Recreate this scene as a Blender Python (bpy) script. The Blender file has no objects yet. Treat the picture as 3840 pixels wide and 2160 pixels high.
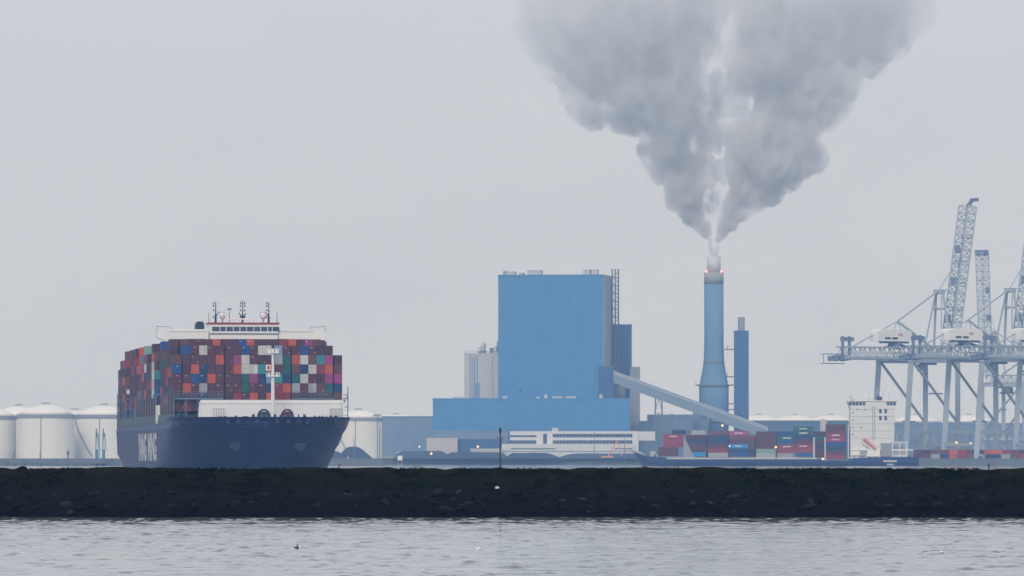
import bpy, math, random
import numpy as np
from mathutils import Vector, Matrix, noise as mnoise

# ------------------------------------------------------------------ camera, sky, sun, exposure
SC = bpy.context.scene
COL = SC.collection
F, H, YH = 26840.0, 4.0, 1722.5        # focal length in photo pixels, eye height, horizon row
R = math.radians
rnd = random.Random(7)

cam_d = bpy.data.cameras.new('camera')
cam = bpy.data.objects.new('camera', cam_d)
COL.objects.link(cam)
cam.location = (0, 0, H)
cam.rotation_euler = (R(90), 0, 0)
cam_d.sensor_width = 36
cam_d.lens = 36 * F / 3840
cam_d.shift_y = (YH - 1080) / 3840
cam_d.clip_start, cam_d.clip_end = 1, 30000
SC.camera = cam

SUN_EL, SUN_AZ = R(37), R(192)          # soft light through cloud, from behind the viewer
wd = bpy.data.worlds.new('World')
SC.world = wd
wd.use_nodes = True
nt = wd.node_tree
nt.nodes.clear()
o_ = nt.nodes.new('ShaderNodeOutputWorld')
bg = nt.nodes.new('ShaderNodeBackground')
bg.inputs['Strength'].default_value = 0.1
sky = nt.nodes.new('ShaderNodeTexSky')
sky.sky_type = 'NISHITA'
sky.sun_disc = False
sky.sun_elevation, sky.sun_rotation = SUN_EL, SUN_AZ
sky.dust_density = 4.0
mx = nt.nodes.new('ShaderNodeMix')
mx.data_type = 'RGBA'
mx.inputs['Factor'].default_value = 0.90
cl = nt.nodes.new('ShaderNodeTexNoise')   # faint unevenness of the cloud layer
cl.inputs['Scale'].default_value = 16.0
cl.inputs['Detail'].default_value = 4.0
clr = nt.nodes.new('ShaderNodeValToRGB')
clr.color_ramp.elements[0].position, clr.color_ramp.elements[1].position = 0.3, 0.7
clr.color_ramp.elements[0].color = (6.28, 6.76, 7.62, 1)
clr.color_ramp.elements[1].color = (6.75, 7.18, 7.98, 1)
tc = nt.nodes.new('ShaderNodeTexCoord')
mp = nt.nodes.new('ShaderNodeMapping')
mp.inputs['Scale'].default_value = (1, 1, 3)
nt.links.new(tc.outputs['Generated'], mp.inputs['Vector'])
nt.links.new(mp.outputs['Vector'], cl.inputs['Vector'])
nt.links.new(cl.outputs['Fac'], clr.inputs['Fac'])
nt.links.new(sky.outputs['Color'], mx.inputs['A'])
nt.links.new(clr.outputs['Color'], mx.inputs['B'])
nt.links.new(mx.outputs['Result'], bg.inputs['Color'])
nt.links.new(bg.outputs['Background'], o_.inputs['Surface'])

sun_d = bpy.data.lights.new('sun', 'SUN')
sun_d.energy, sun_d.angle, sun_d.color = 1.35, R(25), (1.0, 0.96, 0.9)
sun = bpy.data.objects.new('sun', sun_d)
COL.objects.link(sun)
# comes from behind and to the left of the viewer
sun.rotation_euler = (R(90) - SUN_EL, 0, R(-12))

vs = SC.view_settings
vs.view_transform, vs.look, vs.exposure, vs.gamma = 'Standard', 'None', 0.0, 1.0
vs.use_curve_mapping = False
SC.cycles.use_denoising = True
SC.cycles.max_bounces = 8
SC.cycles.volume_bounces = 3
SC.cycles.caustics_reflective = SC.cycles.caustics_refractive = False

HAZE_DENSITY = 0.80e-4
HAZE_COLOR = (0.30, 0.56, 1.0)


DK = .697            # size of the dam against the sketch it is drawn from
DY = 494.0           # distance of its foot


# ------------------------------------------------------------------ helpers
def X(px, Y):
    return (px - 1920) * Y / F


def Z(py, Y):
    return H - (py - YH) * Y / F


def tag(o, label=None, cat=None, group=None, kind=None):
    if label: o['label'] = label
    if cat: o['category'] = cat
    if group: o['group'] = group
    if kind: o['kind'] = kind
    return o


def empty(name, loc, rz=0, label=None, cat=None, group=None):
    o = bpy.data.objects.new(name, None)
    COL.objects.link(o)
    o.location = loc
    o.rotation_euler = (0, 0, rz)
    o.empty_display_size = 0.1
    return tag(o, label, cat, group)


def link(name, me, parent=None, loc=None, rz=0):
    o = bpy.data.objects.new(name, me)
    COL.objects.link(o)
    if parent: o.parent = parent
    if loc: o.location = loc
    if rz: o.rotation_euler = (0, 0, rz)
    return o


class MB:
    """collects shapes into one mesh"""
    def __init__(s):
        s.v, s.f, s.m = [], [], []

    def add(s, vs_, fs, m=0):
        b = len(s.v)
        s.v += [tuple(p) for p in vs_]
        s.f += [tuple(i + b for i in f) for f in fs]
        s.m += [m] * len(fs)

    def box(s, x0, x1, y0, y1, z0, z1, m=0):
        s.add([(x0, y0, z0), (x1, y0, z0), (x1, y1, z0), (x0, y1, z0), (x0, y0, z1), (x1, y0, z1), (x1, y1, z1), (x0, y1, z1)],
              [(0, 3, 2, 1), (4, 5, 6, 7), (0, 1, 5, 4), (1, 2, 6, 5), (2, 3, 7, 6), (3, 0, 4, 7)], m)

    def bar(s, p, q, w, h=None, m=0):
        s.tube(p, q, w * .7071, None, 4, m, R(45))

    def tube(s, p, q, r0, r1=None, n=8, m=0, ph=0.0):
        p, q = Vector(p), Vector(q)
        r1 = r0 if r1 is None else r1
        d = (q - p).normalized()
        up = Vector((0, 0, 1)) if abs(d.z) < .95 else Vector((0, 1, 0))
        a = d.cross(up).normalized()
        b = a.cross(d).normalized()
        vs_ = []
        for c, r in ((p, r0), (q, r1)):
            for i in range(n):
                t = ph + 2 * math.pi * i / n
                vs_.append(c + a * (r * math.cos(t)) + b * (r * math.sin(t)))
        fs = [(i, (i + 1) % n, n + (i + 1) % n, n + i) for i in range(n)]
        fs += [tuple(range(n))[::-1], tuple(range(n, 2 * n))]
        s.add(vs_, fs, m)

    def lathe(s, prof, cx=0, cy=0, n=24, m=0):
        k = len(prof)
        vs_ = [(cx + r * math.cos(2 * math.pi * i / n), cy + r * math.sin(2 * math.pi * i / n), z) for r, z in prof for i in range(n)]
        fs = [(j * n + i, j * n + (i + 1) % n, (j + 1) * n + (i + 1) % n, (j + 1) * n + i) for j in range(k - 1) for i in range(n)]
        fs += [tuple(range(n))[::-1], tuple(range((k - 1) * n, k * n))]
        s.add(vs_, fs, m)

    def prism(s, pts, y0, y1, m=0):
        """outline in x,z pushed from y0 to y1"""
        n = len(pts)
        vs_ = [(x, y0, z) for x, z in pts] + [(x, y1, z) for x, z in pts]
        fs = [tuple(range(n)), tuple(range(2 * n - 1, n - 1, -1))]
        fs += [(i, i + n, (i + 1) % n + n, (i + 1) % n) for i in range(n)]
        s.add(vs_, fs, m)

    def loft(s, rings, m=0, cap=True):
        n = len(rings[0])
        vs_ = [p for r in rings for p in r]
        fs = [(j * n + i, j * n + (i + 1) % n, (j + 1) * n + (i + 1) % n, (j + 1) * n + i) for j in range(len(rings) - 1) for i in range(n)]
        if cap:
            fs += [tuple(range(n))[::-1], tuple(range((len(rings) - 1) * n, len(rings) * n))]
        s.add(vs_, fs, m)

    def truss(s, p, q, wid, dep, side, n, c=.5, w=.25):
        """four chords and zig-zag webs between p and q; `side` is the sideways direction"""
        p, q, side = Vector(p), Vector(q), Vector(side).normalized()
        d = (q - p).normalized()
        upv = d.cross(side).normalized()
        if upv.z < 0: upv = -upv
        corners = [side * (a * wid / 2) + upv * (b * dep / 2) for a, b in ((-1, -1), (1, -1), (1, 1), (-1, 1))]
        L = (q - p).length
        for k in corners: s.bar(p + k, q + k, c)
        for i in range(n):
            a, b = p + d * (L * i / n), p + d * (L * (i + 1) / n)
            for j in range(4):
                k0, k1 = corners[j], corners[(j + 1) % 4]
                s.bar(a + (k0 if i % 2 else k1), b + (k1 if i % 2 else k0), w)
                s.bar(b + k0, b + k1, w)

    def mesh(s, name, mats):
        me = bpy.data.meshes.new(name)
        me.from_pydata(s.v, [], s.f)
        for m in (mats if isinstance(mats, (list, tuple)) else [mats]): me.materials.append(m)
        me.polygons.foreach_set('material_index', s.m)
        me.update()
        return me

    def build(s, name, mats, parent=None, loc=None, smooth=False, rz=0):
        me = s.mesh(name, mats)
        if smooth: me.shade_smooth()
        return link(name, me, parent, loc, rz)


MATS = {}


def mat(name, col, rough=.6, var=.12, scale=.35, metal=0.0, spec=.4, stretch=(1, 1, 1), bump=0.0, streak=0.0):
    """procedural paint: base colour with broad weathering, vertical streaks and a little difference from object to object"""
    if name in MATS: return MATS[name]
    m = bpy.data.materials.new(name)
    m.use_nodes = True
    n = m.node_tree
    b = n.nodes['Principled BSDF']
    b.inputs['Roughness'].default_value = rough
    b.inputs['Metallic'].default_value = metal
    b.inputs['Specular IOR Level'].default_value = spec
    t = n.nodes.new('ShaderNodeTexCoord')
    mpn = n.nodes.new('ShaderNodeMapping')
    mpn.inputs['Scale'].default_value = stretch
    nz = n.nodes.new('ShaderNodeTexNoise')
    nz.inputs['Scale'].default_value = scale
    nz.inputs['Detail'].default_value = 5
    nz.inputs['Roughness'].default_value = .65
    oi = n.nodes.new('ShaderNodeObjectInfo')
    n.links.new(t.outputs['Object'], mpn.inputs['Vector'])
    n.links.new(mpn.outputs['Vector'], nz.inputs['Vector'])
    a = n.nodes.new('ShaderNodeMath'); a.operation = 'MULTIPLY_ADD'
    a.inputs[1].default_value, a.inputs[2].default_value = 2.4 * var, 1 - 1.2 * var
    n.links.new(nz.outputs['Fac'], a.inputs[0])
    a2 = n.nodes.new('ShaderNodeMath'); a2.operation = 'MULTIPLY_ADD'
    a2.inputs[1].default_value, a2.inputs[2].default_value = 1.6 * var, 1 - .8 * var
    n.links.new(oi.outputs['Random'], a2.inputs[0])
    a3 = n.nodes.new('ShaderNodeMath'); a3.operation = 'MULTIPLY'
    n.links.new(a.outputs[0], a3.inputs[0]); n.links.new(a2.outputs[0], a3.inputs[1])
    last = a3.outputs[0]
    if streak:
        mp2 = n.nodes.new('ShaderNodeMapping')
        mp2.inputs['Scale'].default_value = (1, 1, .06)
        nz2 = n.nodes.new('ShaderNodeTexNoise')
        nz2.inputs['Scale'].default_value = scale * 4
        nz2.inputs['Detail'].default_value = 3
        n.links.new(t.outputs['Object'], mp2.inputs['Vector'])
        n.links.new(mp2.outputs['Vector'], nz2.inputs['Vector'])
        a4 = n.nodes.new('ShaderNodeMath'); a4.operation = 'MULTIPLY_ADD'
        a4.inputs[1].default_value, a4.inputs[2].default_value = 2 * streak, 1 - streak
        n.links.new(nz2.outputs['Fac'], a4.inputs[0])
        a5 = n.nodes.new('ShaderNodeMath'); a5.operation = 'MULTIPLY'
        n.links.new(last, a5.inputs[0]); n.links.new(a4.outputs[0], a5.inputs[1])
        last = a5.outputs[0]
    v = n.nodes.new('ShaderNodeVectorMath'); v.operation = 'SCALE'
    v.inputs[0].default_value = col
    n.links.new(last, v.inputs['Scale'])
    n.links.new(v.outputs[0], b.inputs['Base Color'])
    if bump:
        bp = n.nodes.new('ShaderNodeBump')
        bp.inputs['Strength'].default_value = bump
        n.links.new(nz.outputs['Fac'], bp.inputs['Height'])
        n.links.new(bp.outputs['Normal'], b.inputs['Normal'])
    MATS[name] = m
    return m


def emit(name, col, s):
    m = bpy.data.materials.new(name)
    m.use_nodes = True
    b = m.node_tree.nodes['Principled BSDF']
    b.inputs['Base Color'].default_value = (*col, 1)
    b.inputs['Emission Color'].default_value = (*col, 1)
    b.inputs['Emission Strength'].default_value = s
    return m


WHITE = mat('white_paint', (.86, .86, .85), .5, .05, .2, streak=.05)
FARW = mat('far_white_paint', (.64, .66, .70), .6, .08, .15, streak=.08)
TANKW = mat('tank_white', (.80, .79, .77), .6, .04, .05, streak=.03)
TANKG = mat('tank_band', (.27, .31, .37), .7, .08, .1)
NAVY = mat('hull_navy', (.005, .014, .115), .5, .2, .06, spec=.2, streak=.25)
DKBLUE = mat('dark_blue_steel', (.03, .05, .11), .6, .2, .2)
STEEL = mat('grey_steel', (.16, .20, .25), .6, .15, .3)
CRANE = mat('crane_paint', (.37, .43, .51), .5, .1, .08, streak=.06)
CRANED = mat('crane_dark', (.15, .205, .31), .6, .15, .1)
BLUEC = mat('blue_cladding', (.075, .25, .52), .6, .16, .12, streak=.15)
DBLUEC = mat('dark_blue_cladding', (.050, .125, .30), .55, .12, .1, streak=.12)
MBLUEC = mat('grey_blue_cladding', (.19, .275, .42), .6, .12, .1, streak=.10)
GREYC = mat('grey_cladding', (.30, .33, .38), .6, .08, .05, streak=.08)
LGREYC = mat('pale_cladding', (.52, .52, .53), .6, .06, .05, streak=.08)
GLASS = mat('window_glass', (.04, .07, .13), .15, .25, .08, spec=.6)
DARK = mat('dark_gear', (.025, .03, .04), .7, .2, .5)
REDST = mat('red_trim', (.35, .03, .05), .5, .1, .3)
GREENW = mat('winch_green', (.008, .035, .04), .5, .1, .5)
REDW = mat('winch_red', (.09, .008, .016), .5, .1, .5)
LIFEB = mat('lifeboat_orange', (.66, .30, .24), .5, .05, .5)
COAL = mat('coal', (.04, .065, .125), .95, .25, .05, bump=.3)  # lifted and bluer than bare coal: a little distance haze put into the colour
CONC = mat('concrete', (.34, .36, .38), .9, .12, .08, streak=.1)
CONCD = mat('quay_concrete', (.15, .18, .22), .9, .2, .08, streak=.1)

CC = {  # container paints
    'M': ('maroon', (.10, .026, .042)), 'm': ('dark maroon', (.062, .020, .036)), 'O': ('orange', (.50, .095, .045)),
    'B': ('blue', (.014, .07, .26)), 'N': ('navy blue', (.016, .038, .12)), 'W': ('white', (.55, .55, .53)),
    'G': ('pale grey', (.36, .38, .41)), 'C': ('turquoise', (.04, .25, .28)), 'D': ('dark green', (.015, .10, .10)),
    'P': ('magenta', (.31, .05, .20)), 'R': ('red', (.26, .03, .05)), 'K': ('brown', (.14, .055, .05)),
    'L': ('light blue', (.22, .32, .50)), 'T': ('pale green', (.22, .38, .34)), 'A': ('bright blue', (.02, .24, .62))}
CM = {k: mat('container_' + v[0].replace(' ', '_'), v[1], .6, .14, .8, streak=.10) for k, v in CC.items()}


# ------------------------------------------------------------------ water, shore ground
def water_material():
    m = bpy.data.materials.new('sea_water')
    m.use_nodes = True
    n = m.node_tree
    b = n.nodes['Principled BSDF']
    b.inputs['Base Color'].default_value = (.17, .178, .178, 1)
    b.inputs['Roughness'].default_value = .06
    b.inputs['IOR'].default_value = 1.333
    t = n.nodes.new('ShaderNodeTexCoord')
    mp_ = n.nodes.new('ShaderNodeMapping')
    mp_.inputs['Scale'].default_value = (1.2, .8, 1)
    z = n.nodes.new('ShaderNodeTexNoise')
    z.inputs['Scale'].default_value = 2.2
    z.inputs['Detail'].default_value = 4
    bp = n.nodes.new('ShaderNodeBump')
    bp.inputs['Strength'].default_value = .04
    bp.inputs['Distance'].default_value = .05
    n.links.new(t.outputs['Object'], mp_.inputs['Vector'])
    n.links.new(mp_.outputs['Vector'], z.inputs['Vector'])
    n.links.new(z.outputs['Fac'], bp.inputs['Height'])
    n.links.new(bp.outputs['Normal'], b.inputs['Normal'])
    return m


WATER = water_material()


def grid_mesh(name, xs, ys, zz, material, smooth=True):
    nx, ny = len(xs), len(ys)
    gx, gy = np.meshgrid(xs, ys)
    co = np.stack([gx, gy, zz], -1).reshape(-1, 3).astype(np.float32)
    i = np.arange(nx * ny).reshape(ny, nx)
    q = np.stack([i[:-1, :-1], i[:-1, 1:], i[1:, 1:], i[1:, :-1]], -1).reshape(-1, 4).astype(np.int32)
    me = bpy.data.meshes.new(name)
    me.vertices.add(len(co)); me.vertices.foreach_set('co', co.ravel())
    me.loops.add(q.size); me.loops.foreach_set('vertex_index', q.ravel())
    me.polygons.add(len(q)); me.polygons.foreach_set('loop_start', np.arange(0, q.size, 4, dtype=np.int32))
    me.update(calc_edges=True)
    me.materials.append(material)
    if smooth: me.shade_smooth()
    return me


def waves(x, y, seed, spec):
    r = np.random.RandomState(seed)
    z = np.zeros_like(x)
    for lam, amp, n in spec:
        for _ in range(n):
            l = lam * r.uniform(.75, 1.35)
            a = r.normal(math.pi / 2 + .2, .42)
            k = 2 * math.pi / l
            z += amp * r.uniform(.6, 1.2) / math.sqrt(n) * np.sin(k * (x * math.cos(a) + y * math.sin(a)) + r.uniform(0, 6.283))
    return z


def build_water():
    xs, ys = np.arange(-39, 39.1, .21), np.arange(238, 497.1, .178)
    gx, gy = np.meshgrid(xs, ys)
    base = waves(gx, gy, 3, [(5, .016, 9), (2.1, .0095, 12), (1.1, .0055, 14)])
    wl = waves(gx, gy, 17, [(.72, .8, 18), (1.05, .75, 16), (1.7, .4, 8)])
    gust = waves(gx, gy, 23, [(28, .5, 7), (9, .5, 7)])
    z = base * (1 + .25 * gust) + .034 * np.maximum(wl + .40 * gust - 1.05, 0) ** 1.35      # sparse steep wavelets
    me = grid_mesh('water', xs, ys, z - .02, WATER)
    tag(link('near_water', me), 'rippled grey water in front of the dark dam', kind='structure')
    m = MB()   # flat sea round the rippled field and beyond the dam
    big = [(-1900, -150), (1900, -150), (1900, 238), (-1900, 238)]
    m.add([(x, y, -.02) for x, y in big], [(0, 1, 2, 3)])
    for x0, x1 in ((-1900, -39), (39, 1900)):
        m.add([(x0, 238, -.02), (x1, 238, -.02), (x1, 497, -.02), (x0, 497, -.02)], [(0, 1, 2, 3)])
    m.add([(-1900, 497, -.02), (1900, 497, -.02), (1900, 11800, -.02), (-1900, 11800, -.02)], [(0, 1, 2, 3)])
    tag(m.build('sea_water', WATER), 'grey harbour water around and beyond the dam', kind='structure')


build_water()

GZ = 4.6   # quay level
GROUND = mat('shore_ground', (.12, .14, .16), .95, .2, .02)
pts = [(-1850, 4560), (X(1438, 4560), 4560), (X(1438, 5470), 5470), (X(2420, 5470), 5470), (X(2420, 4570), 4570), (1850, 4570), (1850, 11700), (-1850, 11700)]
m = MB()
n = len(pts)
m.add([(x, y, GZ) for x, y in pts] + [(x, y, -1) for x, y in pts],
      [tuple(range(n))] + [(i, i + n, (i + 1) % n + n, (i + 1) % n) for i in range(n)])
tag(m.build('shore_ground', CONCD), 'low quay and industrial ground across the water', kind='structure')


# ------------------------------------------------------------------ dam
def build_dam():
    root = empty('breakwater_dam', (0, DY, 0), 0, 'long low dark stone dam with a green grassy crest crossing the water', 'dam')
    root.scale = (DK, DK, DK)
    xs = np.arange(-190, 190.1, .38)
    prof_t = np.linspace(0, 1, 34)
    CR = 4.85

    def py(t): return t * 7.6
    def pz(t): return -.6 + (CR + .6) * np.minimum(t, 1.0) ** .92
    gx, gt = np.meshgrid(xs, prof_t)
    r = np.random.RandomState(11)

    def nz(sx, sy, seed):
        out = np.zeros_like(gx)
        rr = np.random.RandomState(seed)
        for _ in range(14):
            kx, ky = rr.normal(0, sx), rr.normal(0, sy)
            out += np.sin(kx * gx + ky * gt * 8 + rr.uniform(0, 6.28))
        return out / math.sqrt(14)
    low = np.clip((.62 - gt) / .25, 0, 1)
    zz = pz(gt) + low * .16 * nz(.9, .9, 1) + low * .10 * nz(2.6, 2.4, 2) + .05 * nz(2.0, 2.0, 3) * np.clip(gt * 4, 0, 1)
    zz += .07 * nz(.35, 0, 4) * gt + .05 * nz(1.3, 0, 6) * gt
    zz[0] = -.7
    verts_y = py(gt) + low * .25 * nz(1.2, 1.2, 8)
    # crest and back slope
    nx = len(xs)
    rows_y = [verts_y[i] for i in range(len(prof_t))]
    rows_z = [zz[i] for i in range(len(prof_t))]
    for dy, z in ((3.5, None), (11, -.7)):
        rows_y.append(np.full(nx, 7.6 + dy)); rows_z.append(zz[-1] * (1 if z is None else 0) + (z or 0))
    Yg, Zg = np.array(rows_y), np.array(rows_z)
    me = grid_mesh('dam_bank', xs, np.arange(len(Yg)), Zg, DAMMAT, True)
    co = np.zeros(len(me.vertices) * 3, np.float32)
    me.vertices.foreach_get('co', co)
    co = co.reshape(-1, 3); co[:, 1] = Yg.ravel(); co[:, 2] = Zg.ravel()
    me.vertices.foreach_set('co', co.ravel()); me.update()
    link('bank', me, root)

    # armour stones on the lower slope
    shapes = []
    for k in range(7):
        q = MB()
        rr = random.Random(50 + k)
        rings = []
        for j in range(5):
            ph = math.pi * (j + .35) / 5.7
            rings.append([(math.sin(ph) * math.cos(2 * math.pi * i / 7) * rr.uniform(.75, 1.15), math.sin(ph) * math.sin(2 * math.pi * i / 7) * rr.uniform(.75, 1.15), -math.cos(ph) * rr.uniform(.85, 1.1)) for i in range(7)])
        q.loft(rings)
        shapes.append([q.mesh('rock', sm) for sm in (STONE, STONEW, STONEP)])
    rr = random.Random(4)
    for k in range(290):
        t = rr.uniform(.04, .56) ** 1.0
        x = rr.uniform(-56, 56)
        kind = 0 if rr.random() < .62 else (1 if rr.random() < .93 else 2)
        if t < .16: kind = 0
        s = rr.uniform(.28, .66) * (1.1 if t < .35 else .8)
        o = link('rock', shapes[rr.randrange(7)][kind], root, (x, py(t) - .1, float(pz(np.array(t))) - .12 * s))
        o.scale = (s * rr.uniform(.9, 1.8), s * .8, s * rr.uniform(.32, .55))
        o.rotation_euler = (rr.uniform(-.3, .3) + .5, rr.uniform(-.3, .3), rr.uniform(0, 6.28))
    # grass: many small blades
    q = MB()
    rr = random.Random(9)
    for k in range(19000):
        t = 1.0 - abs(rr.gauss(0, .26))
        if t < .3 or t > 1.0: t = rr.uniform(.6, 1.04)
        x = rr.uniform(-56, 56)
        if mnoise.noise(Vector((x * .25, t * 7, 1.3))) < -.22: continue
        yy, z0 = py(t), float(pz(np.array(min(t, 1.0)))) - .04
        h = rr.uniform(.05, .17) * (1.3 if rr.random() < .06 else 1)
        mi = 0 if mnoise.noise(Vector((x * .6, t * 9, 5))) + rr.gauss(0, .25) < .12 else (1 if rr.random() < .75 else 2)
        for b in range(2):
            a = rr.uniform(-.1, .1); w = rr.uniform(.05, .13)
            q.add([(x + a - w, yy, z0), (x + a + w, yy, z0), (x + a + rr.uniform(-.1, .1), yy - .05, z0 + h)], [(0, 1, 2)], mi)
    g = q.build('grass', [GRASS, GRASS2, GRASSDRY], root)
    g['kind'] = 'stuff'
    return root, py, pz


def dam_material():
    m = bpy.data.materials.new('dam_bank')
    m.use_nodes = True
    n = m.node_tree
    b = n.nodes['Principled BSDF']
    b.inputs['Roughness'].default_value = .9
    b.inputs['Specular IOR Level'].default_value = .03
    t = n.nodes.new('ShaderNodeTexCoord')
    s = n.nodes.new('ShaderNodeSeparateXYZ')
    z = n.nodes.new('ShaderNodeTexNoise')
    z.inputs['Scale'].default_value = .9
    z.inputs['Detail'].default_value = 6
    n.links.new(t.outputs['Object'], s.inputs[0])
    n.links.new(t.outputs['Object'], z.inputs['Vector'])
    a = n.nodes.new('ShaderNodeMath'); a.operation = 'MULTIPLY_ADD'
    a.inputs[1].default_value, a.inputs[2].default_value = 2.6, -1.3
    n.links.new(z.outputs['Fac'], a.inputs[0])
    ad = n.nodes.new('ShaderNodeMath'); ad.operation = 'ADD'
    n.links.new(s.outputs['Z'], ad.inputs[0]); n.links.new(a.outputs[0], ad.inputs[1])
    dv = n.nodes.new('ShaderNodeMath'); dv.operation = 'DIVIDE'; dv.inputs[1].default_value = 5.0
    n.links.new(ad.outputs[0], dv.inputs[0])
    cr = n.nodes.new('ShaderNodeValToRGB')   # wet basalt, weathered stone, moss and turf
    e = cr.color_ramp.elements
    e[0].position, e[0].color = .0, (.003, .0035, .005, 1)
    e[1].position, e[1].color = 1.0, (.011, .013, .006, 1)
    for p_, c_ in ((.30, (.004, .0045, .006, 1)), (.48, (.008, .008, .009, 1)), (.60, (.004, .006, .0035, 1)), (.8, (.006, .009, .004, 1))):
        k = e.new(p_); k.color = c_
    n.links.new(dv.outputs[0], cr.inputs['Fac'])
    n.links.new(cr.outputs['Color'], b.inputs['Base Color'])
    bp = n.nodes.new('ShaderNodeBump'); bp.inputs['Strength'].default_value = .6; bp.inputs['Distance'].default_value = .2
    n.links.new(z.outputs['Fac'], bp.inputs['Height']); n.links.new(bp.outputs['Normal'], b.inputs['Normal'])
    return m


DAMMAT = dam_material()
STONE = mat('wet_basalt', (.004, .0045, .006), .75, .3, 1.5, spec=.04)
STONEW = mat('weathered_basalt', (.019, .019, .021), .9, .4, 1.5, spec=.04)
STONEP = mat('pale_stone', (.036, .034, .034), .95, .4, 1.5, spec=.04)
GRASS = mat('dark_turf', (.004, .007, .003), 1, .4, 1.0, spec=.02)
GRASS2 = mat('olive_turf', (.014, .015, .007), 1, .4, 1.0, spec=.02)
GRASSDRY = mat('dry_grass', (.035, .03, .02), 1, .3, 1.0, spec=.02)
DAM, DPY, DPZ = build_dam()
CRY = DY + (7.6 + 1.0) * DK       # crest line distance
CRZ = 4.85 * DK


def crest_z(px): return CRZ - .05


# beacon pole on the crest
bx = X(1876, CRY)
q = Z(1602, CRY)
root = empty('beacon_pole', (bx, CRY, CRZ - .1), 0, 'slim dark beacon pole with lamp head and crossbar standing on the dam crest', 'beacon pole')
k = F / CRY
hh = q - CRZ + .1
g = DK
m = MB(); m.lathe([(.14 * g, 0), (.14 * g, .18), (.11 * g, .22)], n=10); m.build('base', DARK, root)
m = MB(); m.lathe([(.085 * g, .2), (.08 * g, hh * .78), (.06 * g, hh * .86)], n=10); m.build('pole', mat('pole_paint', (.06, .07, .075), .6, .2, 2), root)
m = MB(); m.tube((-.31 * g, 0, hh * .745), (.31 * g, 0, hh * .745), .03 * g); m.box(-.33 * g, -.27 * g, -.02, .02, hh * .745, hh * .77); m.box(.27 * g, .33 * g, -.02, .02, hh * .745, hh * .77); m.build('crossbar', DARK, root)
m = MB(); m.lathe([(.06 * g, hh * .85), (.11 * g, hh * .875), (.125 * g, hh * .96), (.10 * g, hh * .965), (.04 * g, hh * .985), (.01, hh)], n=12); m.build('lamp_head', DARK, root)

for px, top, lean, w, lab in ((614, 1745, .1, .05, 'thin leaning stake on the dam crest in front of the navy ship bow'),
                              (830, 1750, -.1, .06, 'very short dark stump on the dam crest in front of the navy hull'),
                              (1271, 1741, .02, .055, 'dark stake with bent top on the dam crest by the coal heaps'),
                              (2543, 1736, 0, .045, 'short dark stake on the dam crest in front of the berthed ship'),
                              (3708, 1739, 0, .07, 'square dark stub post on the dam crest below the quay cranes')):
    hz = Z(top, CRY) - CRZ + .15
    w *= DK
    m = MB()
    m.tube((0, 0, 0), (lean * hz, 0, hz * .8), w, w * .9, 7)
    m.tube((lean * hz, 0, hz * .8), (lean * hz + .03, 0, hz), w * 1.25, w * .8, 7)
    if px == 1271: m.tube((lean * hz, 0, hz * .93), (lean * hz + .14, 0, hz * .86), w, w * .6, 6)
    tag(m.build('wooden_stake', DARK, None, (X(px, CRY), CRY, CRZ - .15)), lab, 'stake')
# hoop
m = MB(); pr = None
for i in range(15):
    a = math.pi * i / 14
    p = (math.cos(a) * .36, 0, math.sin(a) * .17)
    if pr: m.tube(pr, p, .016, None, 6)
    pr = p
tag(m.build('cable_hoop', DARK, None, (X(1566, CRY), CRY, CRZ - .03)), 'low bent cable hoop arching over the dam crest', 'hoop')


def rock_thing(name, px, py_, w, hgt, material, lab, cat, Yd=CRY):
    m = MB(); rr = random.Random(px); w *= DK; hgt *= DK
    rings = [[(math.sin(ph) * w * math.cos(2 * math.pi * i / 9) * rr.uniform(.8, 1.1), math.sin(ph) * w * .7 * math.sin(2 * math.pi * i / 9), -math.cos(ph) * hgt * rr.uniform(.9, 1.1)) for i in range(9)] for ph in (.25, .8, 1.4, 2.0, 2.6, 2.95)]
    m.loft(rings)
    tag(m.build(name, material, None, (X(px, Yd), Yd, Z(py_, Yd)), True), lab, cat)


rock_thing('boulder', 2418, 1756, .42, .2, DARK, 'round black boulder on the dam crest near the berthed ship bow', 'boulder')
rock_thing('boulder', 85, 1757, .5, .25, STONE, 'dark boulder on the dam crest in front of the white tanks', 'boulder')
rock_thing('boulder', 1864, 1829, .25, .14, mat('white_stone', (.6, .6, .58), .9, .1, 2), 'single white stone on the dark dam slope below the beacon pole', 'stone', DY + 3.85 * DK)


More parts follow.
